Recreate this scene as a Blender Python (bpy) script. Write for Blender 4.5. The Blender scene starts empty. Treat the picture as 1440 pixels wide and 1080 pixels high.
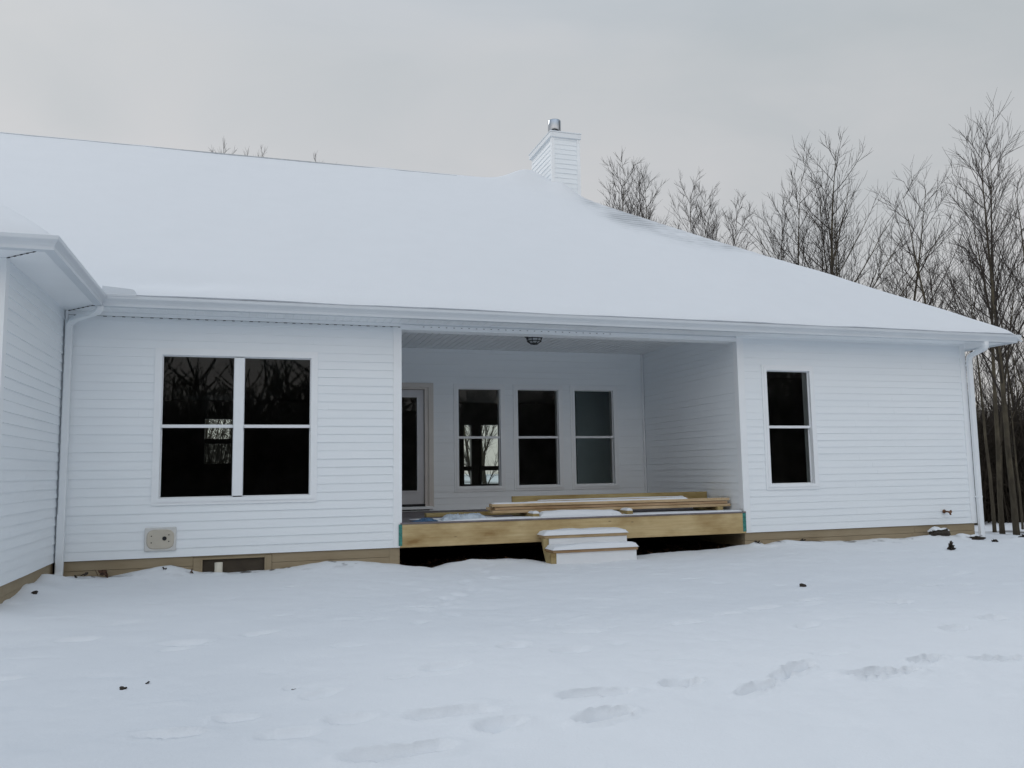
import bpy, math, random
import numpy as np
from mathutils import Vector, Matrix
rnd = random.Random(7)
SC = bpy.context.scene
COL = SC.collection
R = math.radians

# ------------------------------------------------------------------ layout
XI, XL, XR, XE = -3.053, 0.830, 5.816, 10.0075     # inner corner, porch jambs, right corner
D = 3.092                                           # porch depth
YB = 10.6                                           # rear wall
XW = -9.2                                           # far left end of the house
YW = -2.445                                         # front of the side wing
H = 2.85                                            # soffit height above the sill line
HH, HC = 2.774, 3.008                               # porch header, porch ceiling
E_ = 0.1016                                         # siding exposure
S = 0.672                                           # roof slope
XEAVE, YEAVE, YBACK = 10.60, -0.565, 11.15

# ------------------------------------------------------------------ noise
def hash2(ix, iy, s):
    n = (ix.astype(np.int64) * 374761393 + iy.astype(np.int64) * 668265263 + s * 974711) & 0x7fffffff
    n = ((n ^ (n >> 13)) * 1274126177) & 0x7fffffff
    n = n ^ (n >> 16)
    return (n & 0xffff) / 65535.0
def vnoise(x, y, s=0):
    x = np.asarray(x, float); y = np.asarray(y, float)
    ix = np.floor(x); iy = np.floor(y); fx = x - ix; fy = y - iy
    fx = fx * fx * fx * (fx * (fx * 6 - 15) + 10); fy = fy * fy * fy * (fy * (fy * 6 - 15) + 10)
    a = hash2(ix, iy, s); b = hash2(ix + 1, iy, s); c = hash2(ix, iy + 1, s); d = hash2(ix + 1, iy + 1, s)
    return (a + (b - a) * fx) * (1 - fy) + (c + (d - c) * fx) * fy - 0.5
def fbm(x, y, s=0, o=4):
    r = 0; a = 1.0
    for i in range(o):
        r = r + a * vnoise(x * 2 ** i + 13.7 * i, y * 2 ** i - 7.1 * i, s + i); a *= 0.5
    return r
def sstep(a, b, x):
    t = np.clip((x - a) / (b - a), 0, 1); return t * t * (3 - 2 * t)

# ------------------------------------------------------------------ materials
def new_mat(name):
    m = bpy.data.materials.new(name); m.use_nodes = True
    nt = m.node_tree; b = nt.nodes['Principled BSDF']
    return m, nt, b
def N(nt, t, **kw):
    n = nt.nodes.new(t)
    for k, v in kw.items(): setattr(n, k, v)
    return n
def noise(nt, scale, detail=4, rough=0.55, vec=None, sc=None):
    n = N(nt, 'ShaderNodeTexNoise'); n.inputs['Scale'].default_value = scale
    n.inputs['Detail'].default_value = detail; n.inputs['Roughness'].default_value = rough
    tc = N(nt, 'ShaderNodeTexCoord'); src = tc.outputs['Object']
    if sc:
        mp = N(nt, 'ShaderNodeMapping'); mp.inputs['Scale'].default_value = sc
        nt.links.new(src, mp.inputs[0]); src = mp.outputs[0]
    nt.links.new(src, n.inputs['Vector'])
    return n.outputs['Fac']
def ramp(nt, fac, stops):
    r = N(nt, 'ShaderNodeValToRGB'); el = r.color_ramp.elements
    while len(el) > 1: el.remove(el[0])
    el[0].position = stops[0][0]; el[0].color = (*stops[0][1], 1)
    for p, c in stops[1:]:
        e = el.new(p); e.color = (*c, 1)
    nt.links.new(fac, r.inputs[0]); return r.outputs[0]
def bump(nt, b, h, strength, dist=0.01):
    n = N(nt, 'ShaderNodeBump'); n.inputs['Strength'].default_value = strength
    n.inputs['Distance'].default_value = dist
    nt.links.new(h, n.inputs['Height']); nt.links.new(n.outputs[0], b.inputs['Normal'])
    return n
def mixc(nt, f, a, b):
    m = N(nt, 'ShaderNodeMix', data_type='RGBA')
    if isinstance(f, float): m.inputs[0].default_value = f
    else: nt.links.new(f, m.inputs[0])
    for i, v in ((6, a), (7, b)):
        if isinstance(v, tuple): m.inputs[i].default_value = (*v, 1)
        else: nt.links.new(v, m.inputs[i])
    return m.outputs[2]
def simple(name, c, rough=0.6, var=0.12, scale=6, metal=0, bmp=0.0, spec=0.5, sc=None):
    m, nt, b = new_mat(name)
    f = noise(nt, scale, sc=sc)
    lo = tuple(max(0, x * (1 - var)) for x in c); hi = tuple(min(1, x * (1 + var)) for x in c)
    nt.links.new(ramp(nt, f, [(0.3, lo), (0.7, hi)]), b.inputs['Base Color'])
    b.inputs['Roughness'].default_value = rough; b.inputs['Metallic'].default_value = metal
    b.inputs['Specular IOR Level'].default_value = spec
    if bmp: bump(nt, b, f, bmp, 0.01)
    return m
SNOWC = (0.75, 0.77, 0.795)
def snow_mat(name, attr=None, other=None, tint=None):
    m, nt, b = new_mat(name)
    f1 = noise(nt, 3.0, 5); f2 = noise(nt, 45, 3, 0.7); f3 = noise(nt, 260, 2)
    c = ramp(nt, f1, [(0.3, tuple(x * 0.985 for x in SNOWC)), (0.7, SNOWC)])
    if attr:
        a = N(nt, 'ShaderNodeAttribute'); a.attribute_name = attr
        c = mixc(nt, a.outputs['Fac'], c, other(nt))
    nt.links.new(c, b.inputs['Base Color'])
    b.inputs['Roughness'].default_value = 0.75; b.inputs['Specular IOR Level'].default_value = 0.15
    ad = N(nt, 'ShaderNodeMath', operation='MULTIPLY_ADD')
    nt.links.new(f3, ad.inputs[0]); ad.inputs[1].default_value = 0.35; nt.links.new(f2, ad.inputs[2])
    bump(nt, b, ad.outputs[0], 0.28, 0.012)
    return m
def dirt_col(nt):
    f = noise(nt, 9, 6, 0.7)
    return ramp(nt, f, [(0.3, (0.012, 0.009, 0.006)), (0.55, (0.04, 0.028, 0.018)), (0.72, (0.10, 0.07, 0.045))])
def shingle_col(nt):
    f = noise(nt, 30, 4, 0.7)
    return ramp(nt, f, [(0.3, (0.29, 0.31, 0.33)), (0.7, (0.44, 0.46, 0.48))])
M = {}
M['snow'] = snow_mat('snow')
M['ground'] = snow_mat('snowy_ground', 'bare', dirt_col)
M['roofsnow'] = snow_mat('roof_snow', 'bare', shingle_col)
def siding_mat():
    m, nt, b = new_mat('vinyl_siding')
    f = noise(nt, 1.3, 5, 0.6, sc=(0.6, 0.6, 3.0)); g = noise(nt, 60, 2, sc=(0.15, 0.15, 1))
    c = ramp(nt, f, [(0.3, (0.80, 0.84, 0.87)), (0.7, (0.83, 0.865, 0.89))])
    nt.links.new(c, b.inputs['Base Color']); b.inputs['Roughness'].default_value = 0.5
    b.inputs['Specular IOR Level'].default_value = 0.35
    bump(nt, b, g, 0.12, 0.004)
    return m
M['siding'] = siding_mat()
M['trim'] = simple('white_trim', (0.83, 0.855, 0.875), 0.45, 0.02, 2.5, spec=0.35)
M['alum'] = simple('white_aluminium', (0.60, 0.64, 0.68), 0.4, 0.03, 2.0, spec=0.4)
M['spout'] = simple('white_downspout', (0.77, 0.80, 0.825), 0.4, 0.03, 2.0, spec=0.4)
M['sash'] = simple('window_vinyl', (0.78, 0.80, 0.82), 0.4, 0.02, 3, spec=0.35)
M['dark'] = simple('dark_gap', (0.02, 0.02, 0.022), 0.9, 0.1)
M['door'] = simple('door_paint', (0.58, 0.58, 0.60), 0.5, 0.04, 3)
M['doorframe'] = simple('door_casing', (0.62, 0.58, 0.54), 0.5, 0.05, 3)
M['black'] = simple('black_metal', (0.012, 0.013, 0.015), 0.45, 0.2, 20)
M['galv'] = simple('galvanised_flue', (0.42, 0.45, 0.49), 0.16, 0.08, 12, metal=1.0)
M['beige'] = simple('beige_plastic', (0.50, 0.46, 0.385), 0.5, 0.05, 9)
M['plate'] = simple('vinyl_mount', (0.60, 0.60, 0.585), 0.5, 0.05, 9)
M['pvc'] = simple('white_pvc', (0.68, 0.64, 0.54), 0.4, 0.06, 9)
M['brass'] = simple('weathered_brass', (0.17, 0.085, 0.045), 0.45, 0.4, 40, metal=0.6)
M['screen'] = simple('brown_screen', (0.055, 0.042, 0.028), 0.8, 0.25, 3)
M['teal'] = simple('teal_tape', (0.035, 0.20, 0.17), 0.5, 0.45, 40)
M['membrane'] = simple('deck_subfloor', (0.17, 0.15, 0.155), 0.8, 0.25, 8)
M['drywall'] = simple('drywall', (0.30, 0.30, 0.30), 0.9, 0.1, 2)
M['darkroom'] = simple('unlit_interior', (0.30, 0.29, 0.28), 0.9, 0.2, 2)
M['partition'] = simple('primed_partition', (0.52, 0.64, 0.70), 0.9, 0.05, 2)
M['tarp_blue'] = simple('blue_plastic', (0.055, 0.12, 0.22), 0.35, 0.3, 10)
M['tarp_grey'] = simple('clear_plastic', (0.42, 0.48, 0.54), 0.3, 0.25, 14)
M['leaf'] = simple('dead_leaf', (0.075, 0.035, 0.018), 0.8, 0.6, 30)
M['clod'] = simple('frozen_soil', (0.035, 0.027, 0.02), 0.95, 0.5, 30, bmp=0.8)
M['vent'] = simple('ridge_vent_cap', (0.40, 0.43, 0.46), 0.9, 0.2, 20)
M['shingle'] = simple('roof_shingle', (0.30, 0.31, 0.32), 0.9, 0.2, 20)
def wood(name, c1, c2, c3, along='X', knots=True, gs=1.0, stain=1.0):
    m, nt, b = new_mat(name)
    sc = {'X': (0.35, 9, 9), 'Y': (9, 0.35, 9), 'Z': (9, 9, 0.35)}[along]
    f = noise(nt, 4.0 * gs, 6, 0.65, sc=sc); g = noise(nt, 1.6, 4, 0.6, sc=(1.0, 1.5, 2.5))
    c = ramp(nt, f, [(0.25, c1), (0.5, c2), (0.75, c3)])
    st = ramp(nt, g, [(0.40, (1, 1, 1)), (0.66, (0.70, 0.64, 0.55)), (0.74, (0.52, 0.42, 0.32))])
    mm = N(nt, 'ShaderNodeMix', data_type='RGBA', blend_type='MULTIPLY'); mm.inputs[0].default_value = stain
    nt.links.new(c, mm.inputs[6]); nt.links.new(st, mm.inputs[7]); c = mm.outputs[2]
    if knots:
        v = N(nt, 'ShaderNodeTexVoronoi'); v.inputs['Scale'].default_value = 2.9
        tc = N(nt, 'ShaderNodeTexCoord'); mp = N(nt, 'ShaderNodeMapping'); mp.inputs['Scale'].default_value = (0.9, 2.6, 2.6)
        nt.links.new(tc.outputs['Object'], mp.inputs[0]); nt.links.new(mp.outputs[0], v.inputs['Vector'])
        k = ramp(nt, v.outputs['Distance'], [(0.03, (0, 0, 0)), (0.085, (1, 1, 1))])
        c = mixc(nt, k, tuple(x * 0.30 for x in c2), c)
    nt.links.new(c, b.inputs['Base Color']); b.inputs['Roughness'].default_value = 0.75
    b.inputs['Specular IOR Level'].default_value = 0.2
    bump(nt, b, f, 0.25, 0.004)
    return m
M['rim'] = wood('treated_lumber', (0.46, 0.335, 0.165), (0.55, 0.425, 0.23), (0.62, 0.505, 0.295))
M['lumber'] = wood('fresh_lumber', (0.44, 0.32, 0.18), (0.55, 0.41, 0.25), (0.63, 0.49, 0.32))
M['lumber2'] = wood('reddish_lumber', (0.38, 0.25, 0.15), (0.49, 0.34, 0.21), (0.58, 0.42, 0.28))
M['greenwood'] = wood('green_treated_lumber', (0.31, 0.24, 0.11), (0.40, 0.32, 0.155), (0.47, 0.39, 0.20))
M['found'] = wood('treated_foundation_planks', (0.31, 0.25, 0.165), (0.335, 0.272, 0.182), (0.36, 0.295, 0.20), knots=False, stain=.35)
M['stringer'] = wood('stringer_wood', (0.36, 0.29, 0.15), (0.45, 0.37, 0.20), (0.52, 0.44, 0.26), along='Z', knots=False)
def bark(name, c, c2, patch):
    m, nt, b = new_mat(name)
    f = noise(nt, 7, 6, 0.7, sc=(3, 3, 0.6)); g = noise(nt, 1.7, 3)
    a = ramp(nt, f, [(0.3, c), (0.7, c2)]); p = ramp(nt, g, [(0.5, (0, 0, 0)), (0.68, (1, 1, 1))])
    nt.links.new(mixc(nt, p, a, patch), b.inputs['Base Color'])
    b.inputs['Roughness'].default_value = 0.95; b.inputs['Specular IOR Level'].default_value = 0.1
    bump(nt, b, f, 0.6, 0.02)
    return m
M['bark'] = bark('bark', (0.048, 0.041, 0.031), (0.088, 0.075, 0.055), (0.12, 0.102, 0.070))
M['bark_dark'] = bark('dark_bark', (0.028, 0.024, 0.021), (0.055, 0.047, 0.040), (0.065, 0.054, 0.042))
M['twig'] = simple('twigs', (0.045, 0.038, 0.034), 0.95, 0.3, 3, spec=0.1)
M['wood_far'] = simple('bare_wood_bark', (0.13, 0.115, 0.10), 0.95, 0.5, 1.2, spec=0.05)
M['brush'] = simple('brush_stems', (0.052, 0.043, 0.034), 0.95, 0.5, 1.2, spec=0.05)
def glass_mat():
    m, nt, b = new_mat('window_glass'); nt.nodes.remove(b)
    out = nt.nodes['Material Output']
    tr = N(nt, 'ShaderNodeBsdfTransparent'); tr.inputs[0].default_value = (0.80, 0.84, 0.82, 1)
    gl = N(nt, 'ShaderNodeBsdfGlossy'); gl.inputs['Roughness'].default_value = 0.008
    fr = N(nt, 'ShaderNodeFresnel'); fr.inputs[0].default_value = 1.36
    f = noise(nt, 0.9, 2); bp = N(nt, 'ShaderNodeBump'); bp.inputs['Strength'].default_value = 0.05; bp.inputs['Distance'].default_value = 0.05
    nt.links.new(f, bp.inputs['Height']); nt.links.new(bp.outputs[0], gl.inputs['Normal'])
    mx = N(nt, 'ShaderNodeMixShader')
    nt.links.new(fr.outputs[0], mx.inputs[0]); nt.links.new(tr.outputs[0], mx.inputs[1]); nt.links.new(gl.outputs[0], mx.inputs[2])
    nt.links.new(mx.outputs[0], out.inputs[0])
    return m
M['glass'] = glass_mat()
def mesh_screen():
    m, nt, b = new_mat('insect_screen'); b.inputs['Base Color'].default_value = (.06, .06, .055, 1); b.inputs['Alpha'].default_value = .80
    return m
M['mesh'] = mesh_screen()
def lampglass():
    m, nt, b = new_mat('frosted_lamp_glass')
    b.inputs['Base Color'].default_value = (0.55, 0.58, 0.60, 1); b.inputs['Roughness'].default_value = 0.25
    return m
M['lampglass'] = lampglass()

# ------------------------------------------------------------------ mesh helpers
class MB:
    def __init__(s): s.v = []; s.f = []; s.sm = []; s.q = {}; s.mark = None
    def add(s, vs, fs, smooth=False):
        o = len(s.v); s.v.extend([tuple(v) for v in vs])
        for f in fs: s.f.append(tuple(i + o for i in f)); s.sm.append(smooth)
    def box(s, x0, x1, y0, y1, z0, z1):
        s.add([(x0, y0, z0), (x1, y0, z0), (x1, y1, z0), (x0, y1, z0), (x0, y0, z1), (x1, y0, z1), (x1, y1, z1), (x0, y1, z1)],
              [(0, 3, 2, 1), (4, 5, 6, 7), (0, 1, 5, 4), (1, 2, 6, 5), (2, 3, 7, 6), (3, 0, 4, 7)])
    def bbox(s, x0, x1, y0, y1, z0, z1, r=0.004):
        """box with chamfered edges"""
        import bmesh
        bm = bmesh.new(); bmesh.ops.create_cube(bm, size=1)
        for v in bm.verts:
            v.co = Vector(((x0 + x1) / 2 + v.co.x * (x1 - x0), (y0 + y1) / 2 + v.co.y * (y1 - y0), (z0 + z1) / 2 + v.co.z * (z1 - z0)))
        bmesh.ops.bevel(bm, geom=bm.edges[:], offset=r, segments=1, affect='EDGES')
        bm.verts.index_update()
        s.add([v.co.copy() for v in bm.verts], [[v.index for v in f.verts] for f in bm.faces]); bm.free()
    def prism(s, prof, a, b, axis='x', caps=True):
        """profile (list of 2D points) extruded along axis between a and b (a, b may be functions of the point for mitres)"""
        n = len(prof); vs = []
        for e in (a, b):
            for (p, q) in prof:
                t = e(p, q) if callable(e) else e
                vs.append((t, p, q) if axis == 'x' else (p, t, q) if axis[0] == 'y' else (p, q, t))
        fs = [(i, (i + 1) % n, n + (i + 1) % n, n + i) for i in range(n)]
        if caps: fs += [tuple(range(n))[::-1], tuple(range(n, 2 * n))]
        s.add(vs, fs)
    def tube(s, pts, rad, k=6, cap=True, smooth=True):
        pts = [Vector(p) for p in pts]; n = len(pts); vs = []
        if n < 2: return
        t0 = (pts[1] - pts[0]).normalized(); up = Vector((0, 0, 1)) if abs(t0.z) < 0.9 else Vector((1, 0, 0))
        a = t0.cross(up).normalized()
        for i in range(n):
            t = (pts[min(i + 1, n - 1)] - pts[max(i - 1, 0)])
            t = t.normalized() if t.length > 1e-9 else t0
            a = (a - t * a.dot(t)); a = a.normalized() if a.length > 1e-6 else t.orthogonal().normalized()
            b = t.cross(a); r = rad[i] if hasattr(rad, '__len__') else rad
            for j in range(k):
                th = 2 * math.pi * j / k; vs.append(pts[i] + a * (r * math.cos(th)) + b * (r * math.sin(th)))
        fs = [(i * k + j, i * k + (j + 1) % k, (i + 1) * k + (j + 1) % k, (i + 1) * k + j) for i in range(n - 1) for j in range(k)]
        if cap: fs += [tuple(range(k))[::-1], tuple(range((n - 1) * k, n * k))]
        s.add(vs, fs, smooth)
    def thin(s, pts, rad, k=3):
        s.q.setdefault((len(pts), k), []).append(([c for p in pts for c in p], list(rad)))
    def flush(s):
        for (n, k), L in s.q.items():
            P = np.array([a for a, b in L]).reshape(-1, n, 3); Rr = np.array([b for a, b in L]); m = len(P)
            T = P[:, -1] - P[:, 0]; T /= np.linalg.norm(T, axis=1, keepdims=True) + 1e-9
            ref = np.where(np.abs(T[:, 2:3]) < .9, np.array([[0, 0, 1.]]), np.array([[1., 0, 0]]))
            a = np.cross(T, ref); a /= np.linalg.norm(a, axis=1, keepdims=True); b = np.cross(T, a)
            th = np.arange(k) * 2 * np.pi / k
            V = P[:, :, None, :] + Rr[:, :, None, None] * (a[:, None, None, :] * np.cos(th)[None, None, :, None] + b[:, None, None, :] * np.sin(th)[None, None, :, None])
            o = len(s.v); s.v.extend(map(tuple, V.reshape(-1, 3).tolist()))
            base = o + np.arange(m)[:, None, None] * n * k + np.arange(n - 1)[None, :, None] * k
            j = np.arange(k)[None, None, :]; j2 = (j + 1) % k
            F_ = np.stack([base + j, base + j2, base + k + j2, base + k + j], -1).reshape(-1, 4)
            s.f.extend(map(tuple, F_.tolist())); s.sm.extend([True] * len(F_))
        s.q = {}
    def lathe(s, prof, cx, cy, k=24, smooth=True):
        n = len(prof); vs = []
        for (r, z) in prof:
            for j in range(k):
                th = 2 * math.pi * j / k; vs.append((cx + r * math.cos(th), cy + r * math.sin(th), z))
        fs = [(i * k + j, i * k + (j + 1) % k, (i + 1) * k + (j + 1) % k, (i + 1) * k + j) for i in range(n - 1) for j in range(k)]
        s.add(vs, fs, smooth)
    def build(s, name, mat, parent=None, loc=None):
        s.flush(); me = bpy.data.meshes.new(name); me.from_pydata(s.v, [], s.f); me.update()
        if any(s.sm): me.polygons.foreach_set('use_smooth', s.sm)
        me.materials.append(M[mat] if isinstance(mat, str) else mat)
        if s.mark is not None:
            me.materials.append(M[s.mark[1]])
            for p in me.polygons[s.mark[0]:]: p.material_index = 1
        o = bpy.data.objects.new(name, me); COL.objects.link(o)
        if parent: o.parent = parent; o.matrix_parent_inverse = parent.matrix_basis.inverted()
        return o
def tag(o, label=None, cat=None, group=None, kind=None):
    for k, v in (('label', label), ('category', cat), ('group', group), ('kind', kind)):
        if v: o[k] = v
    return o
def empty(name, loc=(0, 0, 0)):
    o = bpy.data.objects.new(name, None); COL.objects.link(o); o.location = loc
    bpy.context.view_layer.update() if False else None
    o.matrix_basis = Matrix.Translation(loc)
    return o
def grid(name, xs, ys, Z, mat, parent=None, attr=None, mask=None):
    nx, ny = len(xs), len(ys)
    X, Y = np.meshgrid(xs, ys); co = np.stack([X, Y, Z], -1).reshape(-1, 3)
    i = np.arange(ny - 1)[:, None] * nx + np.arange(nx - 1)[None, :]
    q = np.stack([i, i + 1, i + nx + 1, i + nx], -1).reshape(-1, 4)
    if mask is not None: q = q[mask.reshape(-1)]
    me = bpy.data.meshes.new(name)
    me.vertices.add(len(co)); me.vertices.foreach_set('co', co.reshape(-1).astype(np.float32))
    me.loops.add(q.size); me.loops.foreach_set('vertex_index', q.reshape(-1).astype(np.int32))
    me.polygons.add(len(q)); me.polygons.foreach_set('loop_start', (np.arange(len(q)) * 4).astype(np.int32))
    me.polygons.foreach_set('loop_total', np.full(len(q), 4, np.int32))
    me.update(calc_edges=True); me.validate()
    me.polygons.foreach_set('use_smooth', np.ones(len(me.polygons), bool))
    if attr is not None:
        a = me.attributes.new('bare', 'FLOAT', 'POINT'); a.data.foreach_set('value', attr.reshape(-1).astype(np.float32))
    me.materials.append(M[mat]); o = bpy.data.objects.new(name, me); COL.objects.link(o)
    if parent: o.parent = parent
    return o
def axis_steps(segs):
    out = []
    for a, b, st in segs:
        n = max(1, int(round((b - a) / st))); out += list(np.linspace(a, b, n, endpoint=False))
    out.append(segs[-1][1]); return np.array(out)

# ------------------------------------------------------------------ ground
WALL_PROF = np.array([(-9, -.2), (-3.05, -.195), (-2.73, -.238), (-2.5, -.205), (-2.15, -.14), (-1.84, -.108), (-1.53, -.195), (-1.2, -.212), (-0.82, -.208),
                      (-0.45, -.17), (-0.07, -.135), (0.3, -.15), (0.77, -.21), (1.17, -.285), (1.45, -.225), (1.73, -.195), (2.5, -.215), (2.8, -.27), (3.6, -.26), (4.14, -.245),
                      (4.6, -.232), (5.4, -.212), (5.83, -.17), (6.05, -.195), (6.43, -.14), (7.0, -.165), (7.6, -.19), (8.2, -.16), (8.6, -.185), (9.0, -.155), (9.4, -.175), (9.7, -.16), (9.96, -.225), (10.3, -.26), (30, -.3)])
PRINTS = [  # x, y, angle, half length, half width, depth
    (1.62, -5.70, 12, .13, .10, .050), (2.00, -5.95, 25, .20, .065, .050), (2.30, -5.78, 30, .12, .06, .030), (2.52, -5.66, 32, .17, .07, .048),
    (2.95, -5.93, -14, .24, .075, .060), (3.47, -5.76, -8, .13, .06, .05), (3.95, -5.92, -14, .22, .06, .042), (1.02, -5.76, -4, .24, .08, .042),
    (0.90, -6.17, 14, .19, .085, .060), (0.10, -5.84, -4, .27, .09, .036), (0.32, -6.10, 15, .15, .10, .034), (-0.26, -6.33, 0, .26, .10, .050),
    (-0.44, -5.74, -6, .14, .09, .026), (-0.76, -5.90, -8, .16, .10, .024), (-1.02, -5.47, -12, .13, .08, .022), (-1.35, -5.66, -15, .20, .08, .03),
    (-0.55, -5.2, 20, .13, .08, .018), (0.3, -4.9, 10, .15, .09, .02), (0.9, -4.5, 30, .14, .08, .02), (1.3, -4.7, 0, .16, .09, .02),
    (4.4, -5.1, 10, .16, .07, .03), (5.0, -4.9, -8, .15, .07, .03), (3.4, -4.6, 20, .13, .08, .022), (4.9, -4.0, 0, .14, .06, .022), (5.8, -3.4, 12, .14, .06, .022),
    (2.5, -4.2, 0, .2, .07, .016), (3.0, -4.0, 12, .2, .07, .018), (3.5, -3.85, 5, .2, .07, .018), (4.1, -3.7, 8, .2, .07, .018), (1.6, -4.2, -6, .2, .07, .014),
    (-1.4, -3.6, -5, .2, .09, .018), (-2.2, -3.3, 0, .16, .08, .016), (-0.9, -3.5, 10, .14, .07, .016), (-2.5, -4.3, 0, .16, .08, .018), (6.2, -4.6, 0, .2, .08, .03), (6.9, -4.8, 5, .2, .08, .03)]
for k in range(16):   # scuffed older track leading from the porch steps towards the camera
    t = k / 15.0
    PRINTS.append((1.95 - 1.35 * t + rnd.uniform(-.16, .16), -0.35 - 2.9 * t + rnd.uniform(-.08, .08), rnd.uniform(50, 130), .14, .09, rnd.uniform(.007, .015)))
for k in range(130):
    PRINTS.append((rnd.uniform(-3, 9), rnd.uniform(-6.5, -0.8), rnd.uniform(-25, 25), rnd.uniform(.06, .24), rnd.uniform(.035, .08), rnd.uniform(.004, .014) * rnd.choice((1, 1, -0.8))))
LUMPS = [(-2.72, -.12, .20, .11, .05), (-2.85, -.35, .3, .16, .03), (-2.99, -1.2, .28, .2, .035), (-3.0, -.5, .16, .14, .03), (-1.84, -.06, .26, .14, .02), (-1.30, -.12, .12, .08, .025), (5.95, -.10, .12, .08, .05), (6.1, -.22, .07, .05, .03), (6.45, -.12, .2, .12, .02), (9.12, -.22, .22, .13, .06), (9.55, -.22, .16, .11, .06), (8.75, -.15, .25, .1, .03), (10.3, -.5, .3, .2, .05), (1.0, -.25, .3, .15, .02), (1.8, -.2, .4, .2, .03)]
def ground_z(X, Y):
    X = np.asarray(X, float); Y = np.asarray(Y, float)
    z = np.where(Y < 0, -.2 + .035 * np.maximum(Y, -14), -.2)
    drop = sstep(10.8, 14.0, X) * sstep(-3.0, 2.0, Y); drop = np.maximum(drop, sstep(10.7, 13.0, Y))
    z = z - .32 * drop
    prof = np.interp(X, WALL_PROF[:, 0], WALL_PROF[:, 1])
    w = np.where(Y < 0.0, np.exp(-(Y / 0.42) ** 2), 1.0) * (1 - drop)
    z = z + (prof + .2) * w
    ww = np.exp(-np.maximum(X - XI, 0) / .35) * sstep(YW - 1.0, YW, Y) * sstep(0.3, -0.5, Y)
    z = z + .10 * ww
    far = sstep(8, 25, np.hypot(X - 2, Y + 3))
    z = z + .05 * fbm(X * .35, Y * .35, 3, 3) * (1 - w * .7) + .3 * far * fbm(X * .06, Y * .06, 9, 3)
    z = z + .020 * fbm(X * 1.6, Y * 2.4, 5, 4) * (1 - .5 * w) + .010 * fbm(X * 6.5, Y * 9, 6, 4) * sstep(-.15, .35, fbm(X * .8, Y * .8, 8, 2))
    z = z + .010 * fbm(X * 5.0, Y * 5.0, 21, 3) * np.exp(-(np.minimum(Y, 0) / .5) ** 2)
    wx = X + .05 * fbm(X * 5, Y * 5, 31, 3) + .02 * fbm(X * 14, Y * 14, 33, 2); wy = Y + .04 * fbm(X * 5, Y * 5, 41, 3) + .02 * fbm(X * 14, Y * 14, 43, 2)
    for (px, py, a, l, wd, dp) in PRINTS:
        ca, sa = math.cos(R(a)), math.sin(R(a)); u = (wx - px) * ca + (wy - py) * sa; v = -(wx - px) * sa + (wy - py) * ca
        q = (u / (l * .85)) ** 2 + (v / (wd * .80)) ** 2
        k = 2.1 if dp > .013 else 1.4
        z = z - k * dp * np.exp(-q ** 2.2) + k * dp * .2 * np.exp(-(np.sqrt(q) - 1.35) ** 2 / .07)
    for (px, py, a, b, h) in LUMPS:
        z = z + h * np.exp(-((wx - px) / a) ** 2 - ((wy - py) / b) ** 2)
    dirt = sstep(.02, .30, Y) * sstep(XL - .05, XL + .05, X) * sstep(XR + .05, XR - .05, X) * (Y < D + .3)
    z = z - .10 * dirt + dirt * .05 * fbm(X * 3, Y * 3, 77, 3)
    return z
xs = axis_steps([(-400, -40, 30), (-40, -12, 2), (-12, -3.4, .3), (-3.4, 9.0, .03), (9.0, 13.0, .05), (13, 40, .5), (40, 400, 30)])
ys = axis_steps([(-400, -40, 30), (-40, -10, 1.5), (-10, -7.6, .2), (-7.6, -2.0, .026), (-2.0, .5, .03), (.5, 4, .12), (4, 40, .5), (40, 400, 30)])
X, Y = np.meshgrid(xs, ys); Z = ground_z(X, Y); GX, GY, GZ = xs.tolist(), ys.tolist(), Z.tolist()
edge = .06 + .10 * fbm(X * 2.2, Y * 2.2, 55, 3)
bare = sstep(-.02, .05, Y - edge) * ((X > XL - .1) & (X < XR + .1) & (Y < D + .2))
litter = fbm(X * .9, Y * .9, 60, 4)
bare = np.maximum(bare, .92 * sstep(.16, .30, litter) * sstep(10.9, 12.5, X) * sstep(-1.0, 1.0, Y))
l2 = fbm(X * 6, Y * 6, 61, 3)
bare = np.maximum(bare, .85 * sstep(.30, .40, l2) * np.exp(-(np.minimum(Y, 0) / .22) ** 2) * (Y < 0.05) * ((X < XL) | (X > XR)))
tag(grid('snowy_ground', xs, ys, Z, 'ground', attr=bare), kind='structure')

# ------------------------------------------------------------------ house
house = empty('house', (3.0, 0.0, -0.2))
tag(house, 'white vinyl-sided single-storey house with snow-covered roof and recessed porch', 'house')

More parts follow.
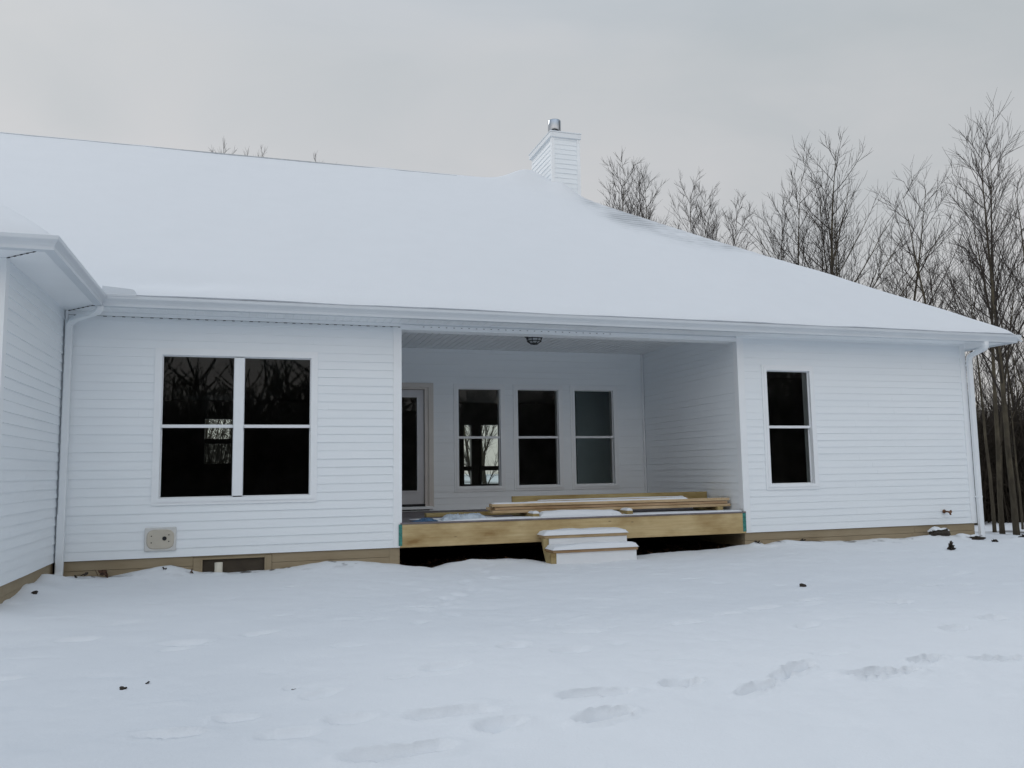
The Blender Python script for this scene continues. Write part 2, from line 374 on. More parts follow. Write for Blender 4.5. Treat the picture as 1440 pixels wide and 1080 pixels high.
def siding(name, O, U, Nn, u0, u1, z0, z1, holes=(), parent=house, seed=0, base=0.0, mat='siding', top=None):
    """clapboard sheet; O origin, U along-wall unit, Nn outward unit; holes (ua, ub, za, zb)"""
    mb = MB(); rr = random.Random(seed + 100)
    O = Vector(O); U = Vector(U); Nn = Vector(Nn)
    k0 = int(math.floor((z0 - base) / E_ + 1e-6)); k1 = int(math.ceil((z1 - base) / E_ - 1e-6))
    ph = [(rr.uniform(0, 6.28), rr.uniform(.5, 1.6), rr.uniform(0, 6.28), rr.uniform(2, 4)) for _ in range(k1 + 2)]
    def P(u, z, off): return O + U * u + Nn * off + Vector((0, 0, z))
    for k in range(k0, k1):
        a = max(base + k * E_, z0); b = min(base + (k + 1) * E_, z1)
        p = ph[k - k0]; amp = rr.uniform(.0008, .0034)
        lapx = u0 + (rr.random() * .8 + .1) * (u1 - u0)
        zz = sorted(set([a, b] + [h for hh in holes for h in (hh[2], hh[3]) if a < h < b]))
        def wav(u): return amp * (math.sin(p[0] + u * p[1]) + .6 * math.sin(p[2] + u * p[3])) + (0.0012 if u > lapx else 0)
        def off(u, z):
            f = (z - (base + k * E_)) / E_
            return .0092 * max(0, 1 - f) ** .8 + .002 + (1 - f) * wav(u)
        def drop(u, z): return z + (.0012 * math.sin(p[2] + u * 1.3) if z == a and a > z0 + 1e-6 else 0)
        for (za, zb) in zip(zz[:-1], zz[1:]):
            hs = [hh for hh in holes if hh[2] <= za + 1e-6 and hh[3] >= zb - 1e-6]
            us = [u0, u1, lapx - 1e-3, lapx + 1e-3] + [u for hh in hs for u in (hh[0], hh[1])]
            n = max(1, int((u1 - u0) / .35)); us += [u0 + (u1 - u0) * i / n for i in range(n + 1)]
            us = sorted(set(round(u, 5) for u in us if u0 - 1e-6 <= u <= u1 + 1e-6))
            for (ua, ub) in zip(us[:-1], us[1:]):
                um = (ua + ub) / 2
                if any(hh[0] < um < hh[1] for hh in hs): continue
                q = [P(ua, drop(ua, za), off(ua, za)), P(ub, drop(ub, za), off(ub, za)), P(ub, zb, off(ub, zb)), P(ua, zb, off(ua, zb))]
                mb.add(q, [(0, 1, 2, 3)])
                if za == a:
                    mb.add([P(ua, drop(ua, za), off(ua, za)), P(ub, drop(ub, za), off(ub, za)), P(ub, za, .0), P(ua, za, .0)], [(3, 2, 1, 0)])
    return mb.build(name, mat, parent)
def sheet(mb, O, U, u0, u1, z0, z1, holes=()):
    O = Vector(O); U = Vector(U)
    us = sorted(set([u0, u1] + [h for hh in holes for h in hh[:2]])); zs = sorted(set([z0, z1] + [h for hh in holes for h in hh[2:]]))
    for ua, ub in zip(us[:-1], us[1:]):
        for za, zb in zip(zs[:-1], zs[1:]):
            um, zm = (ua + ub) / 2, (za + zb) / 2
            if any(h[0] < um < h[1] and h[2] < zm < h[3] for h in holes): continue
            mb.add([O + U * ua + Vector((0, 0, za)), O + U * ub + Vector((0, 0, za)), O + U * ub + Vector((0, 0, zb)), O + U * ua + Vector((0, 0, zb))], [(0, 1, 2, 3)])

WT, WBt = 2.353, 0.689
FR = 0.05                                  # visible frame width round the glass
twin = (-1.981, -1.1915, -1.0629, -0.2918)
single = (6.288, 7.0142)
backw = [(2.361, 3.075), (3.413, 4.137), (4.468, 5.186)]
BT, BB = 2.328, 0.690
hole_twin = (twin[0] - FR, twin[3] + FR, WBt - FR, WT + FR)
hole_single = (single[0] - FR, single[1] + FR, .6935 - FR, 2.3467 + FR)
holes_back = [(a - FR, b + FR, BB - FR, BT + FR) for a, b in backw]
hole_door = (XL + .001, 1.845, .31, 2.355)
F = (1, 0, 0); OUT = (0, -1, 0)
walls = {}
walls['fl'] = siding('wall', (0, 0, 0), F, OUT, XI, XL - .085, 0, H, [hole_twin], seed=1)
walls['fr'] = siding('wall', (0, 0, 0), F, OUT, XR + .085, XE - .085, 0, H, [hole_single], seed=2)
walls['pb'] = siding('wall', (0, D, 0), F, OUT, XL, XR, .2, HC, holes_back + [hole_door], seed=3, base=.2)
walls['pr'] = siding('wall', (XR, 0, 0), (0, 1, 0), (-1, 0, 0), .085, D, .2, HC, seed=4, base=.0)
walls['pl'] = siding('wall', (XL, 0, 0), (0, 1, 0), (1, 0, 0), .085, D, .2, HC, seed=5, base=.0)
walls['ws'] = siding('wall', (XI, 0, 0), (0, 1, 0), (1, 0, 0), YW + .085, -.012, 0, H, seed=6)
walls['wf'] = siding('wall', (0, YW, 0), F, OUT, XW, XI - .085, 0, H, seed=7)
walls['rs'] = siding('wall', (XE, 0, 0), (0, 1, 0), (1, 0, 0), .085, YB, 0, H, seed=8)
# rear wall with the openings that are seen through the rooms
rear_holes = [(4.24, 4.54, .56, 2.20), (4.71, 5.31, .56, 2.20), (-2.10, -1.39, 1.17, 2.33)]
walls['re'] = siding('wall', (0, YB, 0), F, (0, 1, 0), XW, XE, 0, H, rear_holes, seed=9)
mb = MB(); sheet(mb, (XW, 0, 0), (0, 1, 0), YW, YB, -.2, H); mb.build('wall', 'siding', house)

def corner(x, y, sx, sy, z0, z1, parent, w=.088, t=.022):
    """outside corner post; sx, sy point outwards along x and y"""
    mb = MB()
    o = .020
    pr = [(x + sx * o, y + sy * o), (x - sx * w, y + sy * o), (x - sx * w, y + sy * .001), (x + sx * .001, y + sy * .001), (x + sx * .001, y - sy * w), (x + sx * o, y - sy * w)]
    mb.prism(pr, z0, z1, 'z')
    # thin raised beads at both edges
    return mb.build('corner_trim', 'trim', parent)
corner(XL, 0, 1, -1, 0, H, walls['fl']); corner(XR, 0, -1, -1, 0, H, walls['fr'])
corner(XE, 0, 1, -1, 0, H, walls['fr']); corner(XI, YW, 1, -1, 0, H, walls['ws'])
mb = MB(); mb.box(XI + .019, XI + .045, -.045, -.019, 0, H); mb.build('corner_trim', 'trim', walls['fl'])
mb = MB(); mb.box(XR - .045, XR - .019, D - .045, D - .019, .3, HC); mb.build('corner_trim', 'trim', walls['pr'])
# frieze channel with dark weep slots, under the soffit
mb = MB(); mb.box(XI + .02, XL + .02, -.024, -.0005, H - .045, H - .001)
m0 = MB(); m0.box(XR - .02, XE + .02, -.024, -.0205, H - .03, H - .001); m0.build('frieze_channel', 'trim', house)
mb.mark = (len(mb.f), 'dark')
x = XI + .1
while x < XL - .02:
    mb.box(x, x + .022 + rnd.uniform(0, .02), -.0262, -.02, H - .053, H - .0445); x += .1016
y = YW + .1
mb.box(XI + .02, XL, -.0252, -.0215, H - .0475, H - .0445)
mb.build('frieze_channel', 'trim', house)

# ---- foundation
mb = MB(); r2 = random.Random(3)
def planks(x0, x1, y, zs):
    for za, zb in zs:
        x = x0
        while x < x1 - 1e-6:
            xb = min(x1, x + r2.uniform(2.2, 3.4)); xb = x1 if x1 - xb < .5 else xb
            mb.bbox(x + .0015, xb - .0015, y + r2.uniform(0, .004), y + .09, za + .0015, zb - .0015, .003); x = xb
ZS = ((-.9, -.30), (-.30, -.115), (-.115, -.001))
planks(XI, -1.60, .014, ZS); planks(-.72, XL, .014, ZS); planks(XR, XE, .014, ZS)
mb.box(-1.60, -.72, .016, .09, -.02, -.001); mb.box(-1.60, -.72, .016, .09, -.9, -.34)
mb.box(XE - .09, XE - .014, .104, YB, -.9, -.001)
mb.box(XI - .09, XI - .014, YW + .1, .0, -.9, -.115); mb.box(XI - .09, XI - .017, YW + .1, .0, -.1145, -.001); mb.box(XW, XI - .014, YW + .014, YW + .099, -.9, -.001)
mb.box(XL - .12, XL - .014, .105, D, -.9, .2); mb.box(XR + .014, XR + .12, .105, D, -.9, .2); mb.box(XL - .12, XR + .12, D + .014, D + .1, -.9, .2)
mb.box(XL - .13, XL - .01, .01, .10, -.9, -.002)
found = mb.build('foundation', 'found', house)
bw = MB(); bw.box(-1.60, -1.5255, .004, .088, -.34, -.022); bw.box(-1.525, -1.50, .01, .085, -.34, -.022); bw.box(-.80, -.775, .01, .085, -.34, -.022); bw.box(-.7745, -.72, .004, .088, -.34, -.022); bw.box(-1.50, -.80, .012, .08, -.048, -.022)
bw = bw.build('basement_window', 'found', house)
mb = MB(); mb.box(-1.50, -.80, .055, .065, -.34, -.048); mb.build('screen', 'screen', bw)

# ---- floors, ceilings and rooms behind the glass
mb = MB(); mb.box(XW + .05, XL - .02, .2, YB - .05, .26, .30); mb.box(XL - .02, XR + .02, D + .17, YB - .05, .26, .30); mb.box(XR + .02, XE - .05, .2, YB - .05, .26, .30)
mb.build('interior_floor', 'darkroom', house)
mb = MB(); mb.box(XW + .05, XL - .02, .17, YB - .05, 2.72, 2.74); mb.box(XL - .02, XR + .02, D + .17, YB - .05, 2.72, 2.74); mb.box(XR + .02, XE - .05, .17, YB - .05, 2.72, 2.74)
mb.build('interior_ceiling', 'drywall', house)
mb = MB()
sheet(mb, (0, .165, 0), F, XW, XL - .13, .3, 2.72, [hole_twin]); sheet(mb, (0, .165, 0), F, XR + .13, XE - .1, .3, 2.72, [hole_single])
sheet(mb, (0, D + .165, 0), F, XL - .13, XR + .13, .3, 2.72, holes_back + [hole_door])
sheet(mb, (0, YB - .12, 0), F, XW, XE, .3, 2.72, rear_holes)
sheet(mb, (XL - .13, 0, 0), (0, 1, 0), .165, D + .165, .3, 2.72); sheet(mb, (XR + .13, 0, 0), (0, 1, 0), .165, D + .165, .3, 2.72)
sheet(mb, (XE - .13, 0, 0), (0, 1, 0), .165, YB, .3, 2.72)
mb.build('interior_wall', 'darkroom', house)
mb = MB(); mb.box(5.03, XR + .12, 4.45, 4.55, .3, 2.72)
mb.build('interior_partition', 'partition', house)
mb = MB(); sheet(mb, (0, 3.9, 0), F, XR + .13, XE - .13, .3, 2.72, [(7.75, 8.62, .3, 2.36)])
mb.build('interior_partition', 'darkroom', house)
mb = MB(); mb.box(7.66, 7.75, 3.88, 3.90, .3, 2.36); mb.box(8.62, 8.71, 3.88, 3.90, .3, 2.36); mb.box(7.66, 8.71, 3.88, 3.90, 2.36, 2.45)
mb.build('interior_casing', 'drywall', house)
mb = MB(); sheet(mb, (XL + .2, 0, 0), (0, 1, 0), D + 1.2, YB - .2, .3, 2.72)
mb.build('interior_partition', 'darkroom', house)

# ---- windows
def ring(mb, x0, x1, z0, z1, w, y0, y1):
    mb.box(x0, x0 + w, y0, y1, z0, z1); mb.box(x1 - w, x1, y0, y1, z0, z1)
    mb.box(x0 + w, x1 - w, y0, y1, z0, z0 + w); mb.box(x0 + w, x1 - w, y0, y1, z1 - w, z1)
def window(y, lights, zb, zt, rear=False):
    """lights: glass x-ranges; double hung. y is the wall plane."""
    x0, x1 = lights[0][0] - FR, lights[-1][1] + FR
    mb = MB()
    ring(mb, x0 - .042, x1 + .042, zb - FR - .042, zt + FR + .042, .034, y - .024, y + .0)      # channel
    ring(mb, x0 - .008, x1 + .008, zb - FR - .008, zt + FR + .008, FR - .004, y - .030, y + .158)  # frame
    for (a, b), (c, d) in zip(lights[:-1], lights[1:]):
        mb.box(b + .010, c - .010, y - .0285, y + .156, zb + .002, zt - .002); mb.box((b + c) / 2 - .004, (b + c) / 2 + .004, y - .031, y - .0282, zb, zt)
    mb.box(x0 - .012, x1 + .012, y - .036, y - .0302, zb - FR - .004, zb - FR + .018)
    w = mb.build('window', 'trim', house)
    zm = (zt + zb) / 2
    for (a, b) in lights:
        s = MB(); ring(s, a - .013, b + .013, zm - .018, zt + .012, .012, y + .020, y + .050); s.box(a - .001, b + .001, y + .014, y + .052, zm - .018, zm + .020)
        s.build('sash', 'sash', w)
        s = MB(); ring(s, a - .013, b + .013, zb - .014, zm + .014, .012, y + .054, y + .084); s.box(a - .001, b + .001, y + .045, y + .054, zb - .014, zb + .001)
        s.build('sash', 'sash', w)
        g = MB(); g.add([(a - .004, y + .030, zm + .012), (b + .004, y + .030, zm + .012), (b + .004, y + .030, zt + .004), (a - .004, y + .030, zt + .004)], [(0, 1, 2, 3)]); g.build('pane', 'glass', w)
        g = MB(); g.add([(a - .004, y + .066, zb - .004), (b + .004, y + .066, zb - .004), (b + .004, y + .066, zm + .004), (a - .004, y + .066, zm + .004)], [(0, 1, 2, 3)]); g.build('pane', 'glass', w)
    return w
window(0, [twin[0:2], twin[2:4]], WBt, WT)
window(0, [single], .6935, 2.3467)
for a, b in backw: window(D, [(a, b)], BB, BT)
for (a, b, z0, z1), mids in zip(rear_holes, ((1.02,), (1.02,), (1.75,))):
    mb = MB(); ring(mb, a, b, z0, z1, .05, YB - .14, YB + .03)
    for m_ in mids: mb.box(a + .05, b - .05, YB - .1, YB - .02, m_ - .06, m_ + .055)
    w = mb.build('rear_window', 'darkroom', house)
    if a < 0:
        g = MB(); g.add([(a + .04, YB - .03, z0 + .04), (b - .04, YB - .03, z0 + .04), (b - .04, YB - .03, 1.75), (a + .04, YB - .03, 1.75)], [(0, 1, 2, 3)]); g.build('screen', 'mesh', w)
    g = MB(); g.add([(a + .04, YB - .05, z0 + .04), (b - .04, YB - .05, z0 + .04), (b - .04, YB - .05, z1 - .04), (a + .04, YB - .05, z1 - .04)], [(0, 1, 2, 3)]); g.build('pane', 'glass', w)

# ---- patio door
mb = MB()
mb.box(1.775, 1.845, D - .004, D + .15, .36, 2.355); mb.box(XL + .024, 1.775, D - .004, D + .15, 2.315, 2.355)
mb.box(1.836, 1.915, D - .034, D - .0045, .36, 2.42); mb.box(XL + .024, 1.836, D - .034, D - .0045, 2.345, 2.42)
door = mb.build('door', 'doorframe', house)
mb = MB()
dx0, dx1, gx0, gx1, gz0, gz1 = .875, 1.768, 1.00, 1.655, .635, 2.185
mb.box(dx0, gx0, D + .06, D + .10, .415, 2.308); mb.box(gx1, dx1, D + .06, D + .10, .415, 2.308); mb.box(gx0, gx1, D + .06, D + .10, .415, gz0); mb.box(gx0, gx1, D + .06, D + .10, gz1, 2.308)
ring(mb, gx0 - .03, gx1 + .03, gz0 - .03, gz1 + .03, .032, D + .046, D + .0595)
mb.build('door_leaf', 'door', door)
mb = MB(); mb.add([(gx0, D + .08, gz0), (gx1, D + .08, gz0), (gx1, D + .08, gz1), (gx0, D + .08, gz1)], [(0, 1, 2, 3)]); mb.build('pane', 'glass', door)
mb = MB(); mb.bbox(XL + .03, 1.90, D - .06, D + .055, .33, .375); mb.build('threshold', 'trim', door)
mb = MB(); mb.box(XL + .03, 1.775, D - .02, D + .12, .3755, .412); mb.build('weather_strip', 'dark', door)

# ---- porch ceiling (grooved panels), header
mb = MB()
x = XL - .05
while x < XR + .05:
    xb = x + .1016
    for (a, b, c, d) in ((x, x + .004, HC, HC + .010), (x + .004, x + .010, HC + .010, HC + .010), (x + .010, x + .014, HC + .010, HC), (x + .014, xb, HC, HC)):
        mb.add([(a, -.05, c), (b, -.05, d), (b, D + .05, d), (a, D + .05, c)], [(0, 1, 2, 3)])
    x = xb
pc = mb.build('porch_ceiling', 'trim', house)
mb = MB(); mb.box(XL, XR, -.016, .20, HH + .006, H - .02); mb.box(XL, XR, .012, .20, H - .02, HC + .05); mb.box(XL, XR, -.0185, .204, HH, HH + .018)
mb.mark = (len(mb.f), 'dark'); x = XL + .3
while x < 3.8:
    mb.box(x, x + .02, -.0205, -.0155, 2.813, 2.818); x += .1016
mb.build('porch_header', 'trim', house)

# ---- porch deck
mb = MB(); mb.box(XL + .03, XR - .03, .055, D - .02, .26, .300); mb.box(XL + .0, XR - .0, -.038, .054, .285, .305)
deck = mb.build('porch_deck', 'membrane', house)
mb = MB(); mb.bbox(XL + .0, XR + .001, -.028, .012, -.004, .2845, .004); mb.build('rim_board', 'rim', deck)
mb = MB()
for j in range(11):
    xx = XL + .2 + j * .45; mb.box(xx, xx + .04, .02, D - .03, .02, .258)
mb.build('joists', 'greenwood', deck)
for xa in (XL - .022, XR - .052):
    mb = MB(); mb.box(xa, xa + .045 if xa < 1 else XR + .002, -.0315, -.0285, .02, .286); mb.build('flashing_tape', 'teal', deck)
dxs = axis_steps([(XL + .05, XR - .05, .035)]); dys = axis_steps([(-.03, 1.5, .03)])
DX, DY = np.meshgrid(dxs, dys)
th = .028 * sstep(-.03, .02, DY) * (.6 + .8 * (fbm(DX * 1.3, DY * 3, 15, 3) + .5)) * sstep(1.45, .35, DY + .4 * fbm(DX * 1.1, DY, 19, 3))
th = th * sstep(1.15, 1.75, DX + .5 * fbm(DX * 2, DY * 2, 8, 2) + .25 * DY) - .006
th = (th + .006) * np.where(DX > 2.2, sstep(.40, .20, DY), 1.0) - .006
grid('snow_cover', dxs, dys, .300 + th, 'snow', parent=None).parent = deck

# ---- chimney
cx0, cx1, cy0, cy1, cz1 = 4.82, 5.41, 4.90, 6.18, 7.775
mb = MB(); mb.box(cx0 + .01, cx1 - .01, cy0 + .01, cy1 - .01, 5.4, cz1 - .01)
chim = mb.build('chimney', 'siding', house)
siding('chimney_siding', (0, cy0, 0), F, OUT, cx0 + .05, cx1 - .05, 6.1, cz1, parent=chim, seed=21)
siding('chimney_siding', (cx0, 0, 0), (0, 1, 0), (-1, 0, 0), cy0 + .05, cy1, 6.1, cz1, parent=chim, seed=22)
siding('chimney_siding', (cx1, 0, 0), (0, 1, 0), (1, 0, 0), cy0 + .05, cy1, 6.1, cz1, parent=chim, seed=23)
corner(cx0, cy0, -1, -1, 6.0, cz1, chim, w=.05); corner(cx1, cy0, 1, -1, 6.0, cz1, chim, w=.05)
mb = MB(); mb.bbox(cx0 - .05, cx1 + .04, cy0 - .05, cy1 + .05, cz1 - .015, cz1 + .085, .006); mb.bbox(cx0 - .062, cx1 + .052, cy0 - .062, cy1 + .062, cz1 + .0855, cz1 + .112, .008)
mb.build('chimney_cap', 'spout', chim)
mb = MB(); fx, fy = 4.965, 5.12
mb.lathe([(.10, cz1 + .08), (.10, cz1 + .17)], fx, fy, 28)
mb.lathe([(.132, cz1 + .17), (.137, cz1 + .176), (.137, cz1 + .425), (.13, cz1 + .435), (.122, cz1 + .43), (.118, cz1 + .18), (.132, cz1 + .17)], fx, fy, 32)
mb.lathe([(.135, cz1 + .112), (.142, cz1 + .13), (.135, cz1 + .148), (.10, cz1 + .15)], fx, fy, 28)
mb.build('flue_pipe', 'galv', chim)
mb = MB()
for a_, w_ in ((-62, 9), (-148, 5)):
    vs = [(fx + .1385 * math.cos(R(a_ + k * w_ / 4)), fy + .1385 * math.sin(R(a_ + k * w_ / 4)), z_) for z_ in (cz1 + .20, cz1 + .405) for k in range(-2, 3)]
    if a_ == -62: mb.add(vs, [(k, k + 1, k + 6, k + 5) for k in range(4)])
mb.build('flue_reflection', 'black', chim)  # black strip on the pipe, painting in a dark reflection on the metal

# ---- roof: shingle deck, snow, gutters, soffits
def roof_plane(X, Y, k, z0):
    a = z0 + S * (Y - YEAVE); b = z0 + S * (XEAVE - X); c = z0 + S * (YBACK - Y)
    def smin(p, q, k):
        h = np.clip(.5 + .5 * (q - p) / k, 0, 1); return q + (p - q) * h - k * h * (1 - h)
    if k <= 0: return np.minimum(np.minimum(a, b), c)
    return smin(smin(a, b, k), smin(c, b, k), k)
zs0 = 2.895
hx = (YBACK - YEAVE) / 2
rx = XEAVE - hx; ry = YEAVE + hx; rz = zs0 + S * hx
mb = MB()
vs = [(XW - 3, YEAVE + .02, zs0), (XEAVE - .02, YEAVE + .02, zs0), (XEAVE - .02, YBACK, zs0), (XW - 3, YBACK, zs0), (XW - 3, ry, rz), (rx, ry, rz)]
mb.add(vs, [(0, 1, 5, 4), (1, 2, 5), (2, 3, 4, 5), (0, 4, 3)])
mb.add([(v[0], v[1], v[2] - .03) for v in vs], [(4, 5, 1, 0), (5, 2, 1), (5, 4, 3, 2)])
roof = mb.build('roof', 'shingle', house)
xs = axis_steps([(XW - 2.8, -3.5, .4), (-3.5, 4.3, .09), (4.3, 8.2, .03), (8.2, 10.1, .06), (10.1, XEAVE, .02)])
YS = YEAVE - .032
ys = axis_steps([(YS, -.2, .02), (-.2, 2.4, .06), (2.4, 5.9, .022), (5.9, 11.15, .15)])
X, Y = np.meshgrid(xs, ys)
d = np.maximum(np.minimum(np.minimum(Y - YS, XEAVE - X), YBACK - Y), 0)
thick = .09 + .030 * fbm(X * .5, Y * .5, 90, 3) + .008 * fbm(X * 2, Y * 2, 92, 3)
thick = np.where(thick > .04, thick, .04)
# windswept strip of shingles below the hip, next to the chimney
hipd = ((XEAVE - X) - (Y - YEAVE)) / math.sqrt(2)            # distance from the hip, towards the front slope
alng = (Y - 3.95)
wv = .12 * fbm(X * 1.5, Y * 1.5, 95, 3)
thin = sstep(1.95, .60, np.abs(Y - 3.40) + wv * 2.0) * sstep(2.0, .30, np.maximum(hipd, 0) + wv * 3) * sstep(-.9, -.2, hipd) * sstep(4.5, 5.7, X + .3 * wv)
course = np.mod((Y - YEAVE) / .119, 1.0)
saw = .014 * (1 - course) + .004 * vnoise(np.floor(X / .3 + np.floor((Y - YEAVE) / .119) * .37) * 3.1, np.floor((Y - YEAVE) / .119) * 2.3, 4)
thick = thick * (1 - thin) + thin * (.028 + saw)
edgeprof = 1 - np.exp(-d / .09)
Zs = roof_plane(X, Y, .16, zs0) + thick * edgeprof + .018 - .006 * np.exp(-d / .05)
Zs += .070 * np.exp(-(Y - YS) / .10) * sstep(XEAVE, XEAVE - .25, X) + .014 * fbm(X * 1.3, Y * 2, 71, 4) * np.exp(-(Y - YS) / .10)
# drifts: mound against the chimney, slump in the inner corner
Zs += .30 * np.exp(-((X - 4.40) / .50) ** 2 - ((Y - 5.45) / .55) ** 2) + .16 * np.exp(-((X - 4.95) / .25) ** 2 - ((Y - 4.72) / .3) ** 2)
Zs -= .05 * np.exp(-((X + 1.75) / .75) ** 2 - ((Y + .22) / .20) ** 2) * (1 + .4 * fbm(X * 3, Y * 3, 44, 2))
rsn = grid('snow_cover', xs, ys, Zs, 'roofsnow', attr=np.clip(sstep(.25, .95, thin) * (.42 + .5 * (course > .78)) * (.6 + fbm(X * 3, Y * 3, 33, 3)), 0, 1))
rsn.parent = roof; rsn.matrix_parent_inverse = roof.matrix_world.inverted()
rsn.matrix_parent_inverse = Matrix()
mb = MB(); r0 = Zs[0]
for i in range(len(xs) - 1):
    mb.add([(xs[i], YS, r0[i]), (xs[i + 1], YS, r0[i + 1]), (xs[i + 1], YS + .03, r0[i + 1] - .012), (xs[i], YS + .03, r0[i] - .012)], [(3, 2, 1, 0)])
mb.build('snow_lip', 'snow', roof)
mb = MB(); rz2 = zs0 + S * hx + .062
mb.prism([(ry - .16, rz2 - .07), (ry - .155, rz2 - .045), (ry, rz2 + .005), (ry + .155, rz2 - .045), (ry + .16, rz2 - .07)], XW - 2.8, 2.86, 'x')
mb.build('ridge_vent', 'vent', roof)
GB = 2.825
gp = [(0, 0), (.083, 0), (.086, .028), (.100, .052), (.122, .078), (.125, .086), (.125, .116), (.110, .122), (.0, .112)]
FY = -.46; WFX, WFY = -2.655, -2.85
mb = MB()
prof = [(FY - a, GB + b) for a, b in gp]
mb.prism(prof, lambda p, q: WFX + (FY - p), lambda p, q: XE + .46 + (FY - p), 'x')
prof2 = [(XE + .46 + a, GB + b) for a, b in gp]
mb.prism(prof2, lambda p, q: FY - (p - XE - .46), 12.0, 'y')
mb.build('gutter', 'alum', roof)
mb = MB(); mb.bbox(WFX - .02, XE + .459, FY, FY + .02, H - .012, zs0 + .05, .002); mb.box(XE + .44, XE + .46, FY + .021, 12, H - .012, zs0 + .05)
mb.build('fascia', 'trim', roof)
mb = MB()
x = WFX
while x < XE + .44:
    xb = min(x + .1016, XE + .44)
    mb.add([(x, FY + .02, H), (x + .006, FY + .02, H + .006), (x + .006, .02, H + .006), (x, .02, H)], [(0, 1, 2, 3)])
    mb.add([(x + .006, FY + .02, H + .006), (x + .010, FY + .02, H), (x + .010, .02, H), (x + .006, .02, H + .006)], [(0, 1, 2, 3)])
    mb.add([(x + .010, FY + .02, H), (xb, FY + .02, H), (xb, .02, H), (x + .010, .02, H)], [(0, 1, 2, 3)]); x += .1016
mb.box(XE, XE + .44, .021, 11.0, H, H + .02)
mb.build('soffit', 'trim', roof)
mb = MB(); mb.prism([(-2.575, 2.93), (-2.235, 2.93), (-2.225, 2.965), (-2.24, 2.995), (-2.262, 3.012), (-2.30, 3.018), (-2.575, 3.04)], -.592, -.586, 'y2')
mb.add([(-2.575, -.586, 2.93), (-2.575, -.30, 2.98), (-2.575, -.30, 3.09), (-2.575, -.586, 3.04)], [(0, 1, 2, 3)])
mb.build('splash_guard', 'alum', roof)
# wing
mb = MB()
WX0 = XW - 3; WXr = (WX0 + WFX - .12) / 2; ex = WFX + .10; ey = WFY - .10
hw = (ex - WX0) / 2
vs = [(WX0, ey, zs0), (ex, ey, zs0), (ex, 6.0, zs0), (WX0, 6.0, zs0), (WX0 + hw, ey + hw, zs0 + S * hw), (WX0 + hw, 6.0, zs0 + S * hw)]
mb.add(vs, [(0, 1, 4), (1, 2, 5, 4), (3, 0, 4, 5)])
wroof = mb.build('wing_roof', 'shingle', house)
xs = axis_steps([(WX0, -6, .3), (-6, ex, .05)]); ys = axis_steps([(ey, -1.5, .05), (-1.5, 4, .12)])
X, Y = np.meshgrid(xs, ys); d = np.minimum(ex - X, Y - ey)
a = zs0 + S * (Y - ey); b = zs0 + S * (ex - X); h = np.clip(.5 + .5 * (b - a) / .16, 0, 1)
Zw = b + (a - b) * h - .16 * h * (1 - h) + (.085 + .03 * fbm(X * .7, Y * .7, 66, 3)) * (1 - np.exp(-d / .09)) + .018
o = grid('snow_cover', xs, ys, Zw, 'snow'); o.parent = wroof
mb = MB(); prof = [(WFX + a, GB + b) for a, b in gp]
mb.prism(prof, lambda p, q: WFY - (p - WFX), lambda p, q: FY - (p - WFX) + .0005, 'y')
prof = [(WFY - a, GB + b) for a, b in gp]
mb.prism(prof, WX0, lambda p, q: WFX + (WFY - p), 'x')
mb.build('gutter', 'alum', wroof)
mb = MB(); mb.box(WFX - .02, WFX, WFY + .021, FY - .001, H - .012, zs0 + .04); mb.box(WX0, WFX - .0, WFY, WFY + .02, H - .012, zs0 + .04)
mb.build('fascia', 'trim', wroof)
mb = MB(); mb.add([(XI - .02, YW - .0, H + .001), (WFX - .02, WFY + .02, H + .001), (WFX - .02, .0, H + .001), (XI - .02, .0, H + .001)], [(0, 1, 2, 3)])
mb.add([(WX0, YW + .02, H + .0012), (WX0, WFY + .02, H + .0012), (WFX - .02, WFY + .02, H + .0012), (XI - .02, YW + .0, H + .0012)], [(0, 1, 2, 3)])
mb.build('soffit', 'trim', wroof)
mb = MB()
def seam(a, b, n, w=.006):
    a = Vector(a); b = Vector(b)
    mb.tube([a, b], .0025, 4)
    for i in range(n):
        p = a.lerp(b, (i + .5) / n); q = a.lerp(b, (i + .8) / n); mb.tube([p, q], w, 5)
seam((XI, YW, H - .003), (WFX - .02, WFY + .02, H - .003), 6); mb.build('soffit_seam', 'dark', wroof)
mb = MB(); seam((XI + .02, -.01, H - .003), (WFX - .02, FY + .02, H - .003), 6); mb.build('soffit_seam', 'dark', wroof)
mb = MB()
mb.tube([(WFX - .021, WFY + .021, H - .012), (WFX - .021, WFY + .021, H + .004)], .012, 6); mb.build('soffit_corner_gap', 'dark', wroof); mb = MB(); mb.tube([(WFX - .01, FY - .01, H - .018), (WFX - .01, FY - .01, H + .004)], .011, 6)
y = YW + .1
mb.build('soffit_corner_gap', 'dark', wroof)
# downspouts
def flatpipe(mb, pts, w, t, wdir):
    """rectangular pipe; wdir = world direction of the wide side"""
    pts = [Vector(p) for p in pts]; vs = []; W = Vector(wdir)
    for i, p in enumerate(pts):
        tan = (pts[min(i + 1, len(pts) - 1)] - pts[max(i - 1, 0)]).normalized()
        w_ = (W - tan * W.dot(tan)).normalized(); n = tan.cross(w_)
        c = .22
        for a, b in ((-1, -1 + c), (-1 + c, -1), (1 - c, -1), (1, -1 + c), (1, 1 - c), (1 - c, 1), (-1 + c, 1), (-1, 1 - c)):
            vs.append(p + w_ * (a * w / 2) + n * (b * t / 2))
    k = 8; m_ = len(pts)
    fs = [(i * k + j, i * k + (j + 1) % k, (i + 1) * k + (j + 1) % k, (i + 1) * k + j) for i in range(m_ - 1) for j in range(k)]
    fs += [tuple(range(k))[::-1], tuple(range((m_ - 1) * k, m_ * k))]
    mb.add(vs, fs)
mb = MB(); bx = XE + .055
